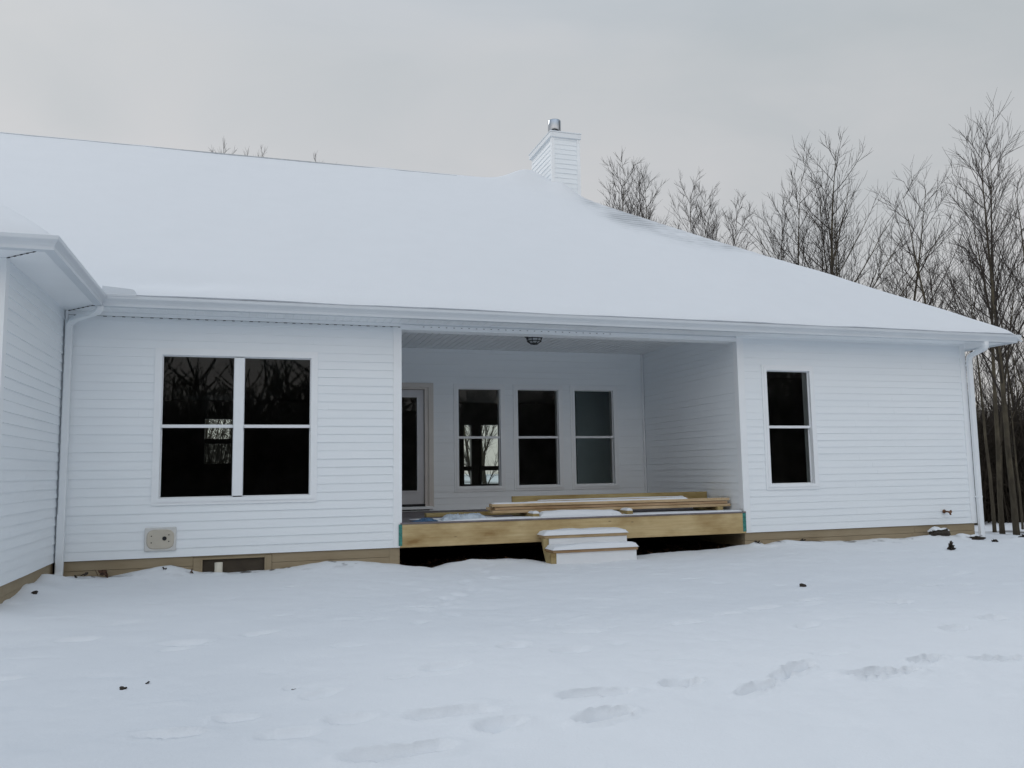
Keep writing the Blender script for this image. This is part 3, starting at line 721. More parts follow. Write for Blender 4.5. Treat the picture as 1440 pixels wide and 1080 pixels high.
flatpipe(mb, [(9.925, -.52, GB + .002), (9.925, -.52, GB - .045), (9.935, -.505, GB - .075), (9.955, -.47, GB - .095), (10.02, -.16, GB - .155), (10.035, -.105, GB - .175), (10.045, -.082, GB - .205), (10.045, -.075, GB - .24), (bx - .01, -.068, .2), (bx - .01, -.068, -.30)], .083, .060, (1, 0, 0))
ds = mb.build('downspout', 'spout', house)
mb = MB(); mb.bbox(10.0, 10.09, -.102, -.020, 2.50, 2.53, .002); mb.build('strap', 'spout', ds)
mb = MB(); mb.bbox(10.0, 10.09, -.101, -.020, .40, .43, .002); mb.build('strap', 'spout', ds)
mb = MB(); lx = XI + .068
flatpipe(mb, [(-2.60, -.52, GB + .002), (-2.60, -.515, GB - .03), (-2.63, -.48, GB - .055), (-2.69, -.42, GB - .068), (-2.88, -.19, GB - .085), (-2.945, -.115, GB - .105), (lx, -.082, GB - .15), (lx, -.075, GB - .22), (lx, -.072, .55), (lx, -.072, .5)], .072, .054, (1, 0, 0))
flatpipe(mb, [(lx - .003, -.074, .53), (lx - .003, -.074, -.10), (lx - .003, -.09, -.14), (lx + .003, -.15, -.20)], .080, .060, (1, 0, 0))
mb.build('downspout', 'spout', house)

# ---- wall fittings
mb = MB(); mb.bbox(-2.130, -1.79, -.034, -.012, .077, .345, .006)
up_ = mb.build('utility_plate', 'plate', house)
mb = MB()
pr = []
for q in range(48):
    t = 2 * math.pi * q / 48; cs, sn = math.cos(t), math.sin(t)
    pr.append((-1.96 + .148 * math.copysign(abs(cs) ** .55, cs), .211 + .112 * math.copysign(abs(sn) ** .55, sn)))
n = len(pr); vs = [(p, -.034, q) for p, q in pr] + [(-1.96 + (p + 1.96) * .93, -.046, .211 + (q - .211) * .93) for p, q in pr]
mb.add(vs, [(i, (i + 1) % n, n + (i + 1) % n, n + i) for i in range(n)] + [tuple(range(n, 2 * n))])
mb.mark = (len(mb.f), 'dark')
def disc(mb, x, y, z, r, k=14):
    mb.tube([(x, y, z), (x, y + .006, z)], r, k, smooth=False)
disc(mb, -1.915, -.0505, .220, .024)
for sx, sz in ((-2.055, .25), (-2.055, .175), (-1.868, .26), (-1.868, .185)): disc(mb, sx, -.0495, sz, .0065)
mb.build('cover', 'beige', up_)
mb = MB()
mb.tube([(9.385, -.018, .20), (9.385, -.03, .20)], .030, 14); mb.tube([(9.385, -.03, .20), (9.385, -.10, .20), (9.39, -.13, .185), (9.392, -.14, .15)], [.014, .014, .016, .012], 10)
mb.tube([(9.395, -.09, .2), (9.43, -.105, .2)], .009, 8); mb.tube([(9.43, -.105, .178), (9.435, -.105, .2), (9.43, -.105, .222)], [.012, .018, .012], 8)
mb.build('hose_tap', 'brass', house)

# ------------------------------------------------------------------ loose things
def snowcap(name, x0, x1, y0, y1, z, h, parent, seed=0, nx=None, tri=False):
    nx = nx or max(18, int((x1 - x0) / .04)); ny = max(8, int((y1 - y0) / .012)); ny = min(ny, 40)
    xs_ = np.linspace(x0, x1, nx + 1); ys_ = np.linspace(y0, y1, ny + 1); X_, Y_ = np.meshgrid(xs_, ys_)
    e = np.minimum(np.minimum(X_ - x0, x1 - X_) * .6, np.minimum(Y_ - y0, y1 - Y_))
    f = np.clip(e / max(h * 1.1, .012), 0, 1); f = np.sqrt(1 - (1 - f) ** 2)
    Z_ = z - .003 + h * f * (1 + .45 * fbm(X_ * 2.2 + seed, Y_ * 4, 5 + seed, 3))
    o = grid('snow_cap', xs_, ys_, Z_, 'snow'); o.parent = parent; o.matrix_parent_inverse = parent.matrix_basis.inverted()
    return o
# steps
st = empty('porch_steps', (3.22, -.28, -.22)); tag(st, 'snow-topped two-tread wooden steps with white risers below the porch edge', 'steps')
mb = MB(); mb.bbox(2.66, 3.825, -.30, -.032, .058, .100, .004); mb.build('tread', 'lumber', st)
mb = MB(); mb.bbox(2.668, 3.832, -.585, -.288, -.104, -.063, .004); mb.build('tread', 'lumber2', st)
mb = MB(); mb.bbox(2.718, 3.82, -.284, -.262, -.0625, .0575, .003); mb.build('riser', 'sash', st)
mb = MB(); mb.bbox(2.712, 3.822, -.562, -.540, -.40, -.1045, .003); mb.build('riser', 'sash', st)
for xa in (2.642, 3.745):
    mb = MB(); f0, f1 = (-.285, -.562) if xa < 3 else (-.2605, -.5385); pr = [(-.20, .0575), (f0, .0575), (f0, -.1045), (f1, -.1045), (f1, -.40), (-.47, -.40), (-.22, -.03)]
    mb.prism(pr, xa, xa + .070, 'x'); mb.build('stringer', 'stringer', st)
snowcap('snow_cap', 2.635, 3.838, -.318, -.03, .100, .068, st, 1); snowcap('snow_cap', 2.652, 3.845, -.605, -.284, -.063, .056, st, 2)
# boards of the lumber pile
def board(x0, x1, y0, y1, z0, z1, mat, label, cat='board', group=None, rot=0.0, cap=None, seed=0):
    e = empty('lumber_board', ((x0 + x1) / 2, (y0 + y1) / 2, z0)); tag(e, label, cat, group)
    mb = MB(); mb.bbox(x0, x1, y0, y1, z0, z1, .003); b = mb.build('plank', mat, e)
    if cap: snowcap('snow_cap', *cap, e, seed)
    return e
g = 'boards piled on the porch deck'
zb = .368
board(2.135, 5.78, .30, .44, zb, zb + .038, 'lumber', 'bottom plank of the front lumber pile, nearest the deck edge', group=g)
board(2.15, 5.80, .455, .60, zb, zb + .038, 'greenwood', 'bottom plank of the front lumber pile, behind the outermost one', group=g)
board(2.17, 5.74, .312, .44, zb + .043, zb + .080, 'lumber2', 'reddish middle plank of the front lumber pile', group=g)
board(2.12, 5.66, .452, .59, zb + .039, zb + .077, 'lumber', 'middle plank at the back of the front lumber pile', group=g)
board(2.125, 5.765, .296, .45, zb + .086, zb + .124, 'lumber', 'top plank of the front lumber pile under a strip of snow', group=g, cap=(2.14, 5.1, .306, .445, zb + .124, .022), seed=3)
board(2.60, 5.79, .76, .90, zb, zb + .075, 'greenwood', 'thick lower timber of the rear lumber pile', group=g)
board(2.60, 5.75, .905, .945, zb + .0, zb + .205, 'greenwood', 'greenish plank standing on edge along the rear lumber pile', group=g)
board(2.78, 5.35, .765, .895, zb + .076, zb + .135, 'lumber', 'snow-dusted upper plank lying before the plank on edge', group=g, cap=(2.95, 5.3, .77, .893, zb + .135, .018), seed=4)
board(2.58, 2.80, .70, .74, zb + .03, zb + .12, 'lumber', 'short offcut sticking out at the left end of the rear pile', cat='wood block')
for xa, lab in ((2.62, 'snow-capped sleeper end poking out left of the snow heap'), (3.99, 'snow-capped sleeper end poking out right of the snow heap'), (5.55, 'sleeper under the right end of the lumber pile')):
    e = empty('sleeper_block', (xa, .5, .302)); tag(e, lab, 'wood block', 'sleepers under the lumber pile')
    mb = MB(); mb.bbox(xa, xa + .088, .045 if xa < 5 else .27, 1.0, .303, .3675, .006); mb.build('timber', 'greenwood', e)
    if xa < 5: snowcap('snow_cap', xa - .002, xa + .09, .046, .28, .3665, .036, e, 7)
board(2.78, 3.93, .06, .19, .303, .338, 'lumber2', 'single plank buried in a long heap of snow at the deck edge', group=g, cap=(2.72, 3.92, .035, .27, .318, .075), seed=9)
board(1.40, 2.95, 1.15, 1.29, .302, .356, 'greenwood', 'short greenish plank lying behind the left end of the pile', group=g)
board(1.95, 2.32, 1.17, 1.25, .357, .368, 'membrane', 'dark grey offcut lying on the greenish plank', cat='wood block')
# plastic sheeting
def crumple(name, x0, x1, y0, y1, z, h, mat, label, cat, seed):
    xs_ = np.linspace(x0, x1, 60); ys_ = np.linspace(y0, y1, 30); X_, Y_ = np.meshgrid(xs_, ys_)
    e = np.minimum(np.minimum(X_ - x0, x1 - X_) / .10, np.minimum(Y_ - y0, y1 - Y_) / .05); e = np.clip(e + .5 * fbm(X_ * 9, Y_ * 9, seed, 3), 0, 1)
    rid = 1 - np.abs(2 * fbm(X_ * 7, Y_ * 9, seed + 3, 4))
    o = grid(name, xs_, ys_, z - .012 + h * e * np.clip(rid, 0, 1), mat); tag(o, label, cat); return o
crumple('plastic_sheet', 1.02, 1.36, .08, .36, .316, .042, 'tarp_blue', 'crumpled blue plastic sheet at the left end of the deck', 'plastic sheet', 3)
crumple('plastic_sheet', 1.38, 2.02, .03, .34, .316, .085, 'tarp_grey', 'crumpled clear grey plastic sheet right of the blue one', 'plastic sheet', 8)
# porch lamp
lp = empty('ceiling_lamp', (3.15, 1.41, HC)); tag(lp, 'black caged flush lamp on the porch ceiling', 'lamp')
mb = MB(); mb.lathe([(0, HC), (.15, HC), (.15, HC - .028), (.135, HC - .036), (.11, HC - .036), (0, HC - .036)], 3.15, 1.41, 32); mb.build('lamp_base', 'black', lp)
mb = MB(); mb.lathe([(.104, HC - .036), (.102, HC - .07), (.09, HC - .10), (.06, HC - .118), (0, HC - .122)], 3.15, 1.41, 28); mb.build('lamp_glass', 'lampglass', lp)
mb = MB()
for rr_, zz_ in ((.118, HC - .055), (.106, HC - .098), (.055, HC - .135)):
    mb.tube([(3.15 + rr_ * math.cos(t * math.pi / 14), 1.41 + rr_ * math.sin(t * math.pi / 14), zz_) for t in range(29)], .0075, 6)
for k in range(8):
    a = k * math.pi / 4 + .2; c_, s_ = math.cos(a), math.sin(a)
    mb.tube([(3.15 + r_ * c_, 1.41 + r_ * s_, z_) for r_, z_ in ((.128, HC - .03), (.118, HC - .055), (.106, HC - .098), (.055, HC - .135))], .006, 6)
mb.tube([(3.15, 1.41, HC - .12), (3.15, 1.41, HC - .15)], .016, 8)
mb.build('lamp_cage', 'black', lp)
# pipe
mb = MB(); px_, py_ = -1.318, -.085
pts = [(px_, py_, -.5), (px_ + .002, py_, -.082)]
mb.tube(pts, .045, 20, cap=False); mb.lathe([(.045, -.082), (.045, -.078), (.038, -.078), (.038, -.2)], px_ + .002, py_, 20)
tag(mb.build('plastic_pipe', 'pvc'), 'white plastic pipe standing in front of the basement window', 'pipe')

# clods, leaves
import bisect
def gz(x, y):
    i = min(max(bisect.bisect(GX, x) - 1, 0), len(GX) - 2); j = min(max(bisect.bisect(GY, y) - 1, 0), len(GY) - 2)
    u = (x - GX[i]) / (GX[i + 1] - GX[i]); v = (y - GY[j]) / (GY[j + 1] - GY[j])
    return (GZ[j][i] * (1 - u) + GZ[j][i + 1] * u) * (1 - v) + (GZ[j + 1][i] * (1 - u) + GZ[j + 1][i + 1] * u) * v
def clod(x, y, r, label, mat='clod', cat='soil clod', sq=(1, 1, .6), snow=False, seed=0, name='soil_clod', dz=0.0, n=None):
    import bmesh
    bm = bmesh.new(); bmesh.ops.create_icosphere(bm, subdivisions=3, radius=1)
    rr = random.Random(seed); ph = [(Vector((rr.uniform(-1, 1), rr.uniform(-1, 1), rr.uniform(-1, 1))).normalized(), rr.uniform(2, 7), rr.uniform(0, 6)) for _ in range(9)]
    for v in bm.verts:
        s = 1 + sum(.10 * math.sin(p.dot(v.co) * f + o) for p, f, o in ph)
        v.co = Vector((v.co.x * r * sq[0] * s, v.co.y * r * sq[1] * s, v.co.z * r * sq[2] * s))
    mb = MB(); bm.verts.index_update(); o_ = Vector((x, y, gz(x, y) + dz))
    mb.add([v.co + o_ for v in bm.verts], [[v.index for v in f.verts] for f in bm.faces], True); bm.free()
    if not snow:
        return tag(mb.build(name, mat), label, cat)
    e = empty(name, o_); tag(e, label, cat); mb.build('stone', mat, e)
    m2 = MB(); vs = [Vector(v) for v in mb.v]; c = o_; keep = []
    for f, in zip(mb.f):
        p = sum((vs[i] for i in f), Vector()) / len(f); n = (vs[f[1]] - vs[f[0]]).cross(vs[f[2]] - vs[f[0]]).normalized()
        if (p.z - c.z) / (r * sq[2]) + .55 * (p.y - c.y) / (r * sq[1]) + .12 * math.sin(8 * (p.x - c.x) / r) > .30: keep.append(f)
    m2.v = [tuple(v + Vector((0, .01, .022)) + (v - c) * .05) for v in vs]; m2.f = keep; m2.sm = [True] * len(keep)
    m2.build('snow_cap', 'snow', e); return e
clod(9.10, -.20, .145, 'large snow-capped dark stone against the right end of the foundation', cat='stone', name='stone', sq=(1.15, .7, .50), snow=True, seed=5, dz=.0)
clod(9.62, -.36, .10, 'small dark stone under snow near the right downspout', cat='stone', name='stone', sq=(1.3, .6, .35), snow=True, seed=6)
def leafclump(x, y, s, label, cat, name, n, seed, mat='leaf', up=.6):
    rr = random.Random(seed); mb = MB(); z = gz(x, y)
    for i in range(n):
        c = Vector((x + rr.uniform(-1, 1) * s, y + rr.uniform(-1, 1) * s * .6, z + rr.uniform(0, up) * s))
        a = Vector((rr.uniform(-1, 1), rr.uniform(-1, 1), rr.uniform(-.6, .8))).normalized(); b = a.cross(Vector((rr.uniform(-1, 1), rr.uniform(-1, 1), rr.uniform(-1, 1)))).normalized(); nn = a.cross(b)
        L = s * rr.uniform(.5, .9); W = L * .45
        mb.add([c - a * L, c - a * L * .3 + b * W + nn * W * .3, c + a * L * .4 + b * W * .8 + nn * W * .3, c + a * L, c + a * L * .4 - b * W * .8 + nn * W * .3, c - a * L * .3 - b * W + nn * W * .3, c],
               [(0, 1, 6), (1, 2, 6), (2, 3, 6), (3, 4, 6), (4, 5, 6), (5, 0, 6)])
    return tag(mb.build(name, mat), label, cat)
mb = MB(); rr = random.Random(4); wx_, wy_ = 8.34, -1.16; wz_ = gz(wx_, wy_)
for i in range(46):
    h = rr.random(); a = rr.uniform(0, 6.28); R_ = .045 * (1 - h) + .010
    p = Vector((wx_ + math.cos(a) * R_ * .3, wy_ + math.sin(a) * R_ * .3, wz_ - .01 + .10 * h))
    q = p + Vector((math.cos(a) * R_, math.sin(a) * R_, rr.uniform(.0, .05))); mb.tube([p, (p + q) / 2 + Vector((0, 0, .008)), q], [.009, .012, .002], 4)
mb.tube([(wx_, wy_, wz_ - .05), (wx_ + .01, wy_, wz_ + .125)], [.012, .004], 5)
tag(mb.build('weed_tuft', 'clod'), 'upright dark weed tuft in the snow before the right house corner', 'weed')
clod(4.54, -3.01, .040, 'small dark clod alone in the open snow right of the steps', seed=25, sq=(1.1, .8, .75), dz=-.0012)
leafclump(-2.56, -.20, .085, 'reddish-brown dead leaves in the snow by the left downspout', 'leaves', 'dead_leaves', 9, 6, 'leaf', .8)
leafclump(-2.74, -.22, .055, 'dark scrap of leaf between the left downspout and the red-brown leaves', 'leaves', 'dead_leaf', 4, 7, 'clod', .8)
leafclump(-1.60, -.16, .04, 'brown leaf scrap left of the basement window', 'leaves', 'dead_leaf', 4, 8, 'leaf', .8)
leafclump(-1.88, -.18, .03, 'dark crumbs on top of the snow bank below the beige plate', 'soil clod', 'soil_clod', 5, 9, 'clod', .8)
clod(-2.93, -1.42, .030, 'dark clod beside the wing foundation at the left picture edge', seed=28, sq=(1., .9, .8), dz=.0)
clod(-1.70, -4.73, .020, 'left dark crumb of the pair in the open snow at lower left', seed=26, sq=(1.1, .9, .7), dz=-.0006)
leafclump(-1.57, -4.66, .030, 'flat dark leaf right of the crumb at lower left', 'leaves', 'dead_leaf', 2, 12, 'clod', .3)
clod(-0.69, -5.01, .014, 'tiny dark crumb in the snow below the twin window', seed=27, sq=(1.1, .9, .7), dz=-.0004)
leafclump(5.93, -.15, .045, 'dark clod at the foundation corner right of the porch', 'soil clod', 'soil_clod', 6, 14, 'clod', .8)
leafclump(6.68, -.10, .035, 'dark leaf scrap along the right foundation', 'leaves', 'dead_leaf', 4, 15, 'clod', .6)
leafclump(9.70, -.62, .06, 'flat scrap of dark leaves beside the small stone', 'leaves', 'dead_leaves', 7, 16, 'clod', .4)
leafclump(10.75, -.25, .09, 'dark leaves in the snow right of the house corner', 'leaves', 'dead_leaves', 12, 17, 'clod', .4)
leafclump(8.95, -3.0, .03, 'small leaf scrap in the snow at the right picture edge', 'leaves', 'dead_leaf', 3, 18, 'clod', .4)
for k, (x, y) in enumerate(((1.05, .30), (1.35, .42), (2.1, .5), (2.45, .40), (4.35, .45), (4.75, .6), (5.4, .35), (5.65, .25))):
    pass
mb = MB(); rr = random.Random(77)
for i in range(420):
    x, y = rr.uniform(XL + .05, XR - .05), rr.uniform(.12, 1.6); z = gz(x, y)
    a = rr.uniform(0, 6.28); L = rr.uniform(.02, .06); h = rr.uniform(.0, .05)
    mb.add([(x - L * math.cos(a), y - L * math.sin(a), z + h), (x + L * .5 * math.sin(a), y - L * .5 * math.cos(a), z + h * .6 + .01), (x + L * math.cos(a), y + L * math.sin(a), z + h + rr.uniform(0, .03)), (x - L * .5 * math.sin(a), y + L * .5 * math.cos(a), z + .006)], [(0, 1, 2, 3)])
tag(mb.build('leaf_litter', 'leaf'), 'dry leaves and soil in the dark under the deck', 'leaf litter', kind='stuff')

# ------------------------------------------------------------------ trees
def grow(seed, height, r0, nstem=1, first=.25, spread=38, nl=20, lean=(0, 0), limb=.42, sub=9, twg=5, tw=.006, curve=.35):
    """bare deciduous tree -> (trunk MB, crown MB), base at the origin"""
    tw *= .80; limb *= 1.08
    rr = random.Random(seed); T, C = MB(), MB(); ga = rr.gauss
    def norm(x, y, z):
        l = math.sqrt(x * x + y * y + z * z) + 1e-9; return (x / l, y / l, z / l)
    def path(p, d, L, n, bend, tro):
        pts = [p]; h = L / n
        for i in range(n):
            d = norm(d[0] + ga(0, bend), d[1] + ga(0, bend), d[2] + ga(0, bend) + tro)
            p = (p[0] + d[0] * h, p[1] + d[1] * h, p[2] + d[2] * h); pts.append(p)
        return pts
    def at(pts, t):
        f = t * (len(pts) - 1); i = min(int(f), len(pts) - 2); f -= i; p, q = pts[i], pts[i + 1]
        return tuple(p[c] + (q[c] - p[c]) * f for c in range(3)), norm(*(q[c] - p[c] for c in range(3)))
    def side(d, ang, az):
        o = norm(d[2], 0, -d[0]) if abs(d[1]) < .8 else norm(0, -d[2], d[1])
        b = (d[1] * o[2] - d[2] * o[1], d[2] * o[0] - d[0] * o[2], d[0] * o[1] - d[1] * o[0])
        c, s_, ca, sa = math.cos(ang), math.sin(ang), math.cos(az), math.sin(az)
        return norm(*(d[i] * c + (o[i] * ca + b[i] * sa) * s_ for i in range(3)))
    stems = []
    for s in range(nstem):
        a = rr.uniform(0, 6.28); k = 0 if s == 0 else r0 * 2.5
        sp = .0 if nstem == 1 else rr.uniform(.04, .2)
        h = height * (1 if s == 0 else rr.uniform(.7, .95)); r = r0 * (1 if s == 0 else rr.uniform(.55, .85))
        pts = path((math.cos(a) * k, math.sin(a) * k, -.3), norm(lean[0] + math.cos(a) * sp, lean[1] + math.sin(a) * sp, 1), h + .3, 16, .022, .02)
        n = len(pts); rad = [r * max(.05, (1 - (i / (n - 1)) ** 1.1 * .97)) * (1.22 if i == 0 else 1) for i in range(n)]
        T.tube(pts, rad, 8); stems.append((pts, h, r))
    for (pts, h, r) in stems:
        az = rr.uniform(0, 6.28); m = max(6, int(nl * (h / height)))
        for k in range(m):
            t = first + (1 - first) * ((k + rr.random()) / m) * .98
            p, dv = at(pts, t); az += 2.4 + rr.uniform(-.5, .5); u = (t - first) / (1 - first)
            L = h * limb * (1 - .78 * u) * rr.uniform(.6, 1.15)
            d2 = side(dv, R(spread * rr.uniform(.75, 1.35)), az)
            rl = max(r * (1 - t * .9) * rr.uniform(.3, .52), tw * 1.7)
            lp = path(p, d2, L, 6, .035, .085 * curve * 2)
            big = rl > .022
            (T if big else C).thin(lp, [rl * (1 - .85 * i / 6) + tw * .45 for i in range(7)], 5 if big else 4)
            ns = max(4, int(sub * (L / (h * limb)) + 3)); az2 = rr.uniform(0, 6.28)
            for j in range(ns):
                t2 = .15 + .84 * (j + rr.random()) / ns; q, dq = at(lp, t2); az2 += 2.2 + rr.uniform(-.6, .6)
                L2 = max(.35, L * .50 * (1 - .55 * t2) * rr.uniform(.55, 1.3))
                sp = path(q, side(dq, R(rr.uniform(18, 38)), az2), L2, 3, .045, .07)
                C.thin(sp, [max(tw * 1.1, rl * .34) * (1 - .6 * i / 3) for i in range(4)], 3)
                for w in range(twg):
                    t3 = .15 + .84 * (w + rr.random()) / twg; q3, dq3 = at(sp, t3)
                    L3 = max(.32, L2 * .62 * rr.uniform(.5, 1.25))
                    tp = path(q3, side(dq3, R(rr.uniform(16, 36)), rr.uniform(0, 6.28)), L3, 2, .05, .09)
                    C.thin(tp, [tw * .85, tw * .7, tw * .4], 3)
    return T, C
def tree(x, y, label, group=None, cat='tree', name='bare_tree', mats=('bark', 'twig'), rot=0.0, **kw):
    T, C = grow(**kw); z = gz(x, y)
    e = empty(name, (x, y, z)); tag(e, label, cat, group)
    for mb, nm, mt in ((T, 'trunk', mats[0]), (C, 'crown', mats[1])):
        mb.flush(); me = bpy.data.meshes.new(nm); me.from_pydata(mb.v, [], mb.f); me.update(); me.polygons.foreach_set('use_smooth', [True] * len(mb.f))
        me.materials.append(M[mt]); o = bpy.data.objects.new(nm, me); COL.objects.link(o); o.parent = e
    e.rotation_euler = (0, 0, rot); return e
def copy_tree(src, x, y, rot, sc, label, group):
    e = src.copy(); COL.objects.link(e); e.location = (x, y, gz(x, y)); e.rotation_euler = (0, 0, rot); e.scale = (sc, sc, sc)
    e['label'] = label; e['group'] = group
    for ch in src.children:
        c = ch.copy(); COL.objects.link(c); c.parent = e
    return e
# camera geometry (also used to stand each tree at a chosen distance in its compass direction)
CAM = Vector((-.963, -10.5112, .9316)); YAW, PIT, ROLL, FPX = .3043, .1048, -.0156, 1164.64
def bearing(px):
    return YAW + math.atan((px - 720) / FPX / math.cos(PIT))
def stand(px, dist):
    a = bearing(px); return CAM.x + math.sin(a) * dist, CAM.y + math.cos(a) * dist
TREES = []
def T_(px, dist, top, label, group=None, **kw):
    x, y = stand(px, dist); z = gz(x, y)
    hgt = CAM.z + (dist / math.cos(bearing(px) - YAW)) * 0 + dist * math.cos(bearing(px) - YAW) * math.tan(PIT + math.atan((540 - (top + (px - 720) * .0156)) / FPX)) - z
    t = tree(x, y, label, group, height=hgt * .94 - .35, **kw); TREES.append(t); return t
gR = 'bare trees beyond the right house corner'; gB = 'bare trees behind the house'
T_(1413, 18.3, 148, 'tallest bare tree right of the house, thick straight trunk', gR, seed=11, r0=.060, nl=26, first=.36, spread=34, limb=0.34, sub=7, twg=4, tw=0.0052, lean=(-.005, 0))
T_(1393, 19.4, 160, 'slender bare tree just left of the tallest right-hand trunk', gR, seed=12, r0=.052, nl=22, first=.40, spread=30, limb=0.27, sub=7, twg=4, tw=0.0049, lean=(-.02, 0))
T_(1382, 20.5, 330, 'thin trunked bare tree close to the right downspout', gR, seed=13, r0=0.041, nl=12, first=.35, spread=32, limb=0.26, tw=0.0049, sub=6, twg=3)
T_(1362, 23.0, 215, 'bare tree leaning left over the low end of the roof', gR, seed=14, r0=0.070, nl=18, first=.30, spread=36, limb=0.3, sub=7, tw=0.0056, lean=(-.16, .06), twg=4)
T_(1446, 22.0, 190, 'bare tree with its crown cut by the right picture edge', gR, seed=15, r0=0.074, nl=18, first=.3, spread=36, limb=0.32, tw=0.0056, lean=(.0, 0), sub=6, twg=3)
T_(1429, 25.0, 330, 'thin bare tree between the tallest trunk and the picture edge', gR, seed=16, r0=0.052, nl=14, first=.3, spread=32, limb=0.26, tw=0.0056, sub=6, twg=3)
T_(1345, 27.0, 330, 'short bare tree showing just above the low roof corner', gR, seed=17, r0=0.059, nl=14, first=.3, spread=36, limb=0.28, tw=0.0063, sub=6, twg=3)
T_(1178, 30.0, 163, 'tall bare tree with the highest crown behind the middle of the roof slope', gB, seed=21, r0=0.126, nl=26, first=.34, spread=36, limb=0.38, sub=9, twg=4, tw=0.0077, lean=(-.01, 0))
T_(1130, 31.0, 203, 'bare tree left of the highest crown behind the roof slope', gB, seed=22, r0=0.089, nl=22, first=.36, spread=34, limb=0.3, sub=8, tw=0.0077, lean=(-.03, 0), twg=4)
T_(1222, 30.5, 222, 'spreading bare tree right of the highest crown behind the roof slope', gB, seed=23, r0=0.096, nl=22, nstem=2, first=.34, spread=40, limb=0.32, sub=8, tw=0.0077, lean=(.03, 0), twg=4)
T_(1098, 33.0, 330, 'low bushy bare tree left behind the roof slope', gB, seed=24, r0=0.067, nl=16, nstem=2, first=.35, spread=38, limb=0.28, tw=0.0077, twg=4)
T_(1250, 29.0, 330, 'low bare tree filling the gap right of the spreading one', gB, seed=25, r0=0.067, nl=14, nstem=2, first=.35, spread=42, limb=0.26, tw=0.0077, twg=4)
T_(1312, 30.0, 352, 'small slim bare tree alone between the two big crowns', gB, seed=26, r0=0.052, nl=20, first=.4, spread=30, limb=.25, tw=0.0070)
T_(985, 38.0, 220, 'oval bare tree standing alone in the middle of the roof slope', gB, seed=31, r0=0.104, nl=26, nstem=2, first=.42, spread=30, limb=.28, sub=9, tw=0.0091)
T_(1020, 39.5, 252, 'smaller bare tree right of the oval one', gB, seed=32, r0=0.081, nl=20, first=.42, spread=34, limb=0.2, sub=8, tw=0.0091)
T_(905, 37.0, 214, 'fan-shaped multi-stemmed bare tree next to the chimney', gB, seed=33, r0=0.104, nl=24, nstem=3, first=.45, spread=34, limb=0.24, sub=9, tw=0.0091)
T_(940, 38.5, 228, 'bare tree at the right of the fan-shaped one by the chimney', gB, seed=34, r0=0.089, nl=22, nstem=2, first=.45, spread=32, limb=0.2, sub=8, tw=0.0091)
T_(872, 40.0, 245, 'bare tree nearest the chimney', gB, seed=35, r0=0.081, nl=20, nstem=2, first=.45, spread=34, limb=0.18, sub=8, tw=0.0091)
T_(1200, 32.0, 232, 'upright bare tree between the highest crown and the spreading one', gB, seed=51, r0=.085, nl=22, first=.36, spread=32, limb=.30, sub=8, twg=4, tw=.0075)
T_(1152, 33.5, 238, 'finely branched bare tree just left of the highest crown', gB, seed=52, r0=.08, nl=22, first=.38, spread=30, limb=.28, sub=8, twg=4, tw=.0075)
T_(1112, 34.0, 262, 'rounded low bare tree at the left end of the group behind the roof slope', gB, seed=53, r0=.08, nl=20, nstem=2, first=.36, spread=34, limb=.30, sub=8, twg=4, tw=.0075)
T_(1268, 31.0, 318, 'low thin bare tree at the right end of the group behind the roof slope', gB, seed=54, r0=.06, nl=16, first=.36, spread=36, limb=.32, sub=7, twg=4, tw=.007)
T_(1418, 24.0, 238, 'bare tree with a broad fan of fine limbs behind the tallest trunk', gR, seed=55, r0=.065, nl=16, first=.48, spread=38, limb=.34, sub=8, twg=4, tw=.006)
T_(1328, 29.0, 300, 'slim bare tree left of the leaning one over the low roof', gB, seed=56, r0=.055, nl=16, first=.36, spread=32, limb=.28, sub=7, twg=4, tw=.007)
T_(862, 41.0, 238, 'thin bare tree at the left of the group by the chimney', gB, seed=57, r0=.08, nl=18, nstem=2, first=.45, spread=32, limb=.24, sub=8, twg=4, tw=.009)
T_(922, 39.0, 228, 'bare tree with long straight shoots in the middle of the group by the chimney', gB, seed=58, r0=.09, nl=22, nstem=2, first=.45, spread=26, limb=.26, sub=9, twg=4, tw=.009)
T_(972, 40.0, 244, 'bare tree with straight shoots at the left side of the oval one', gB, seed=59, r0=.08, nl=20, first=.45, spread=26, limb=.26, sub=8, twg=4, tw=.009)
for px, tp, lb in ((287, 178, 'leftmost bare tree top just showing over the ridge'), (383, 186, 'middle bare tree top just showing over the ridge'), (440, 186, 'right bare tree top of the three showing over the ridge')):
    T_(px, 44.0, tp, lb, gB, seed=px, r0=0.096, nl=20, first=.5, spread=28, limb=.22, sub=7, tw=0.0091)
x, y = 6.02, 14.4
tree(x, y, 'slim forked tree seen through the left porch window and the house', 'bare trees behind the house', seed=41, height=6.0, r0=0.085, nstem=3, first=.2, nl=14, spread=34, limb=.35, tw=0.0056)
# wood to the right: trunks one can tell apart
gW = 'wood trunks right of the house'
rr = random.Random(5)
srcs = [TREES[2], TREES[4], TREES[5], TREES[2], TREES[5], TREES[4]]
spots = [(1372, 24.5), (1391, 23.5), (1405, 25.5), (1421, 21.5), (1436, 24.0), (1379, 28), (1399, 29), (1416, 30), (1432, 28.5), (1367, 31), (1388, 33), (1409, 34), (1427, 33), (1440, 31), (1455, 27), (1470, 24), (1490, 29), (1452, 35)]
for i, (px, ds_) in enumerate(spots):
    x, y = stand(px, ds_)
    copy_tree(srcs[i % 6], x, y, rr.uniform(0, 6.28), rr.uniform(.60, .80), 'slender bare trunk in the wood behind the right house corner', gW)
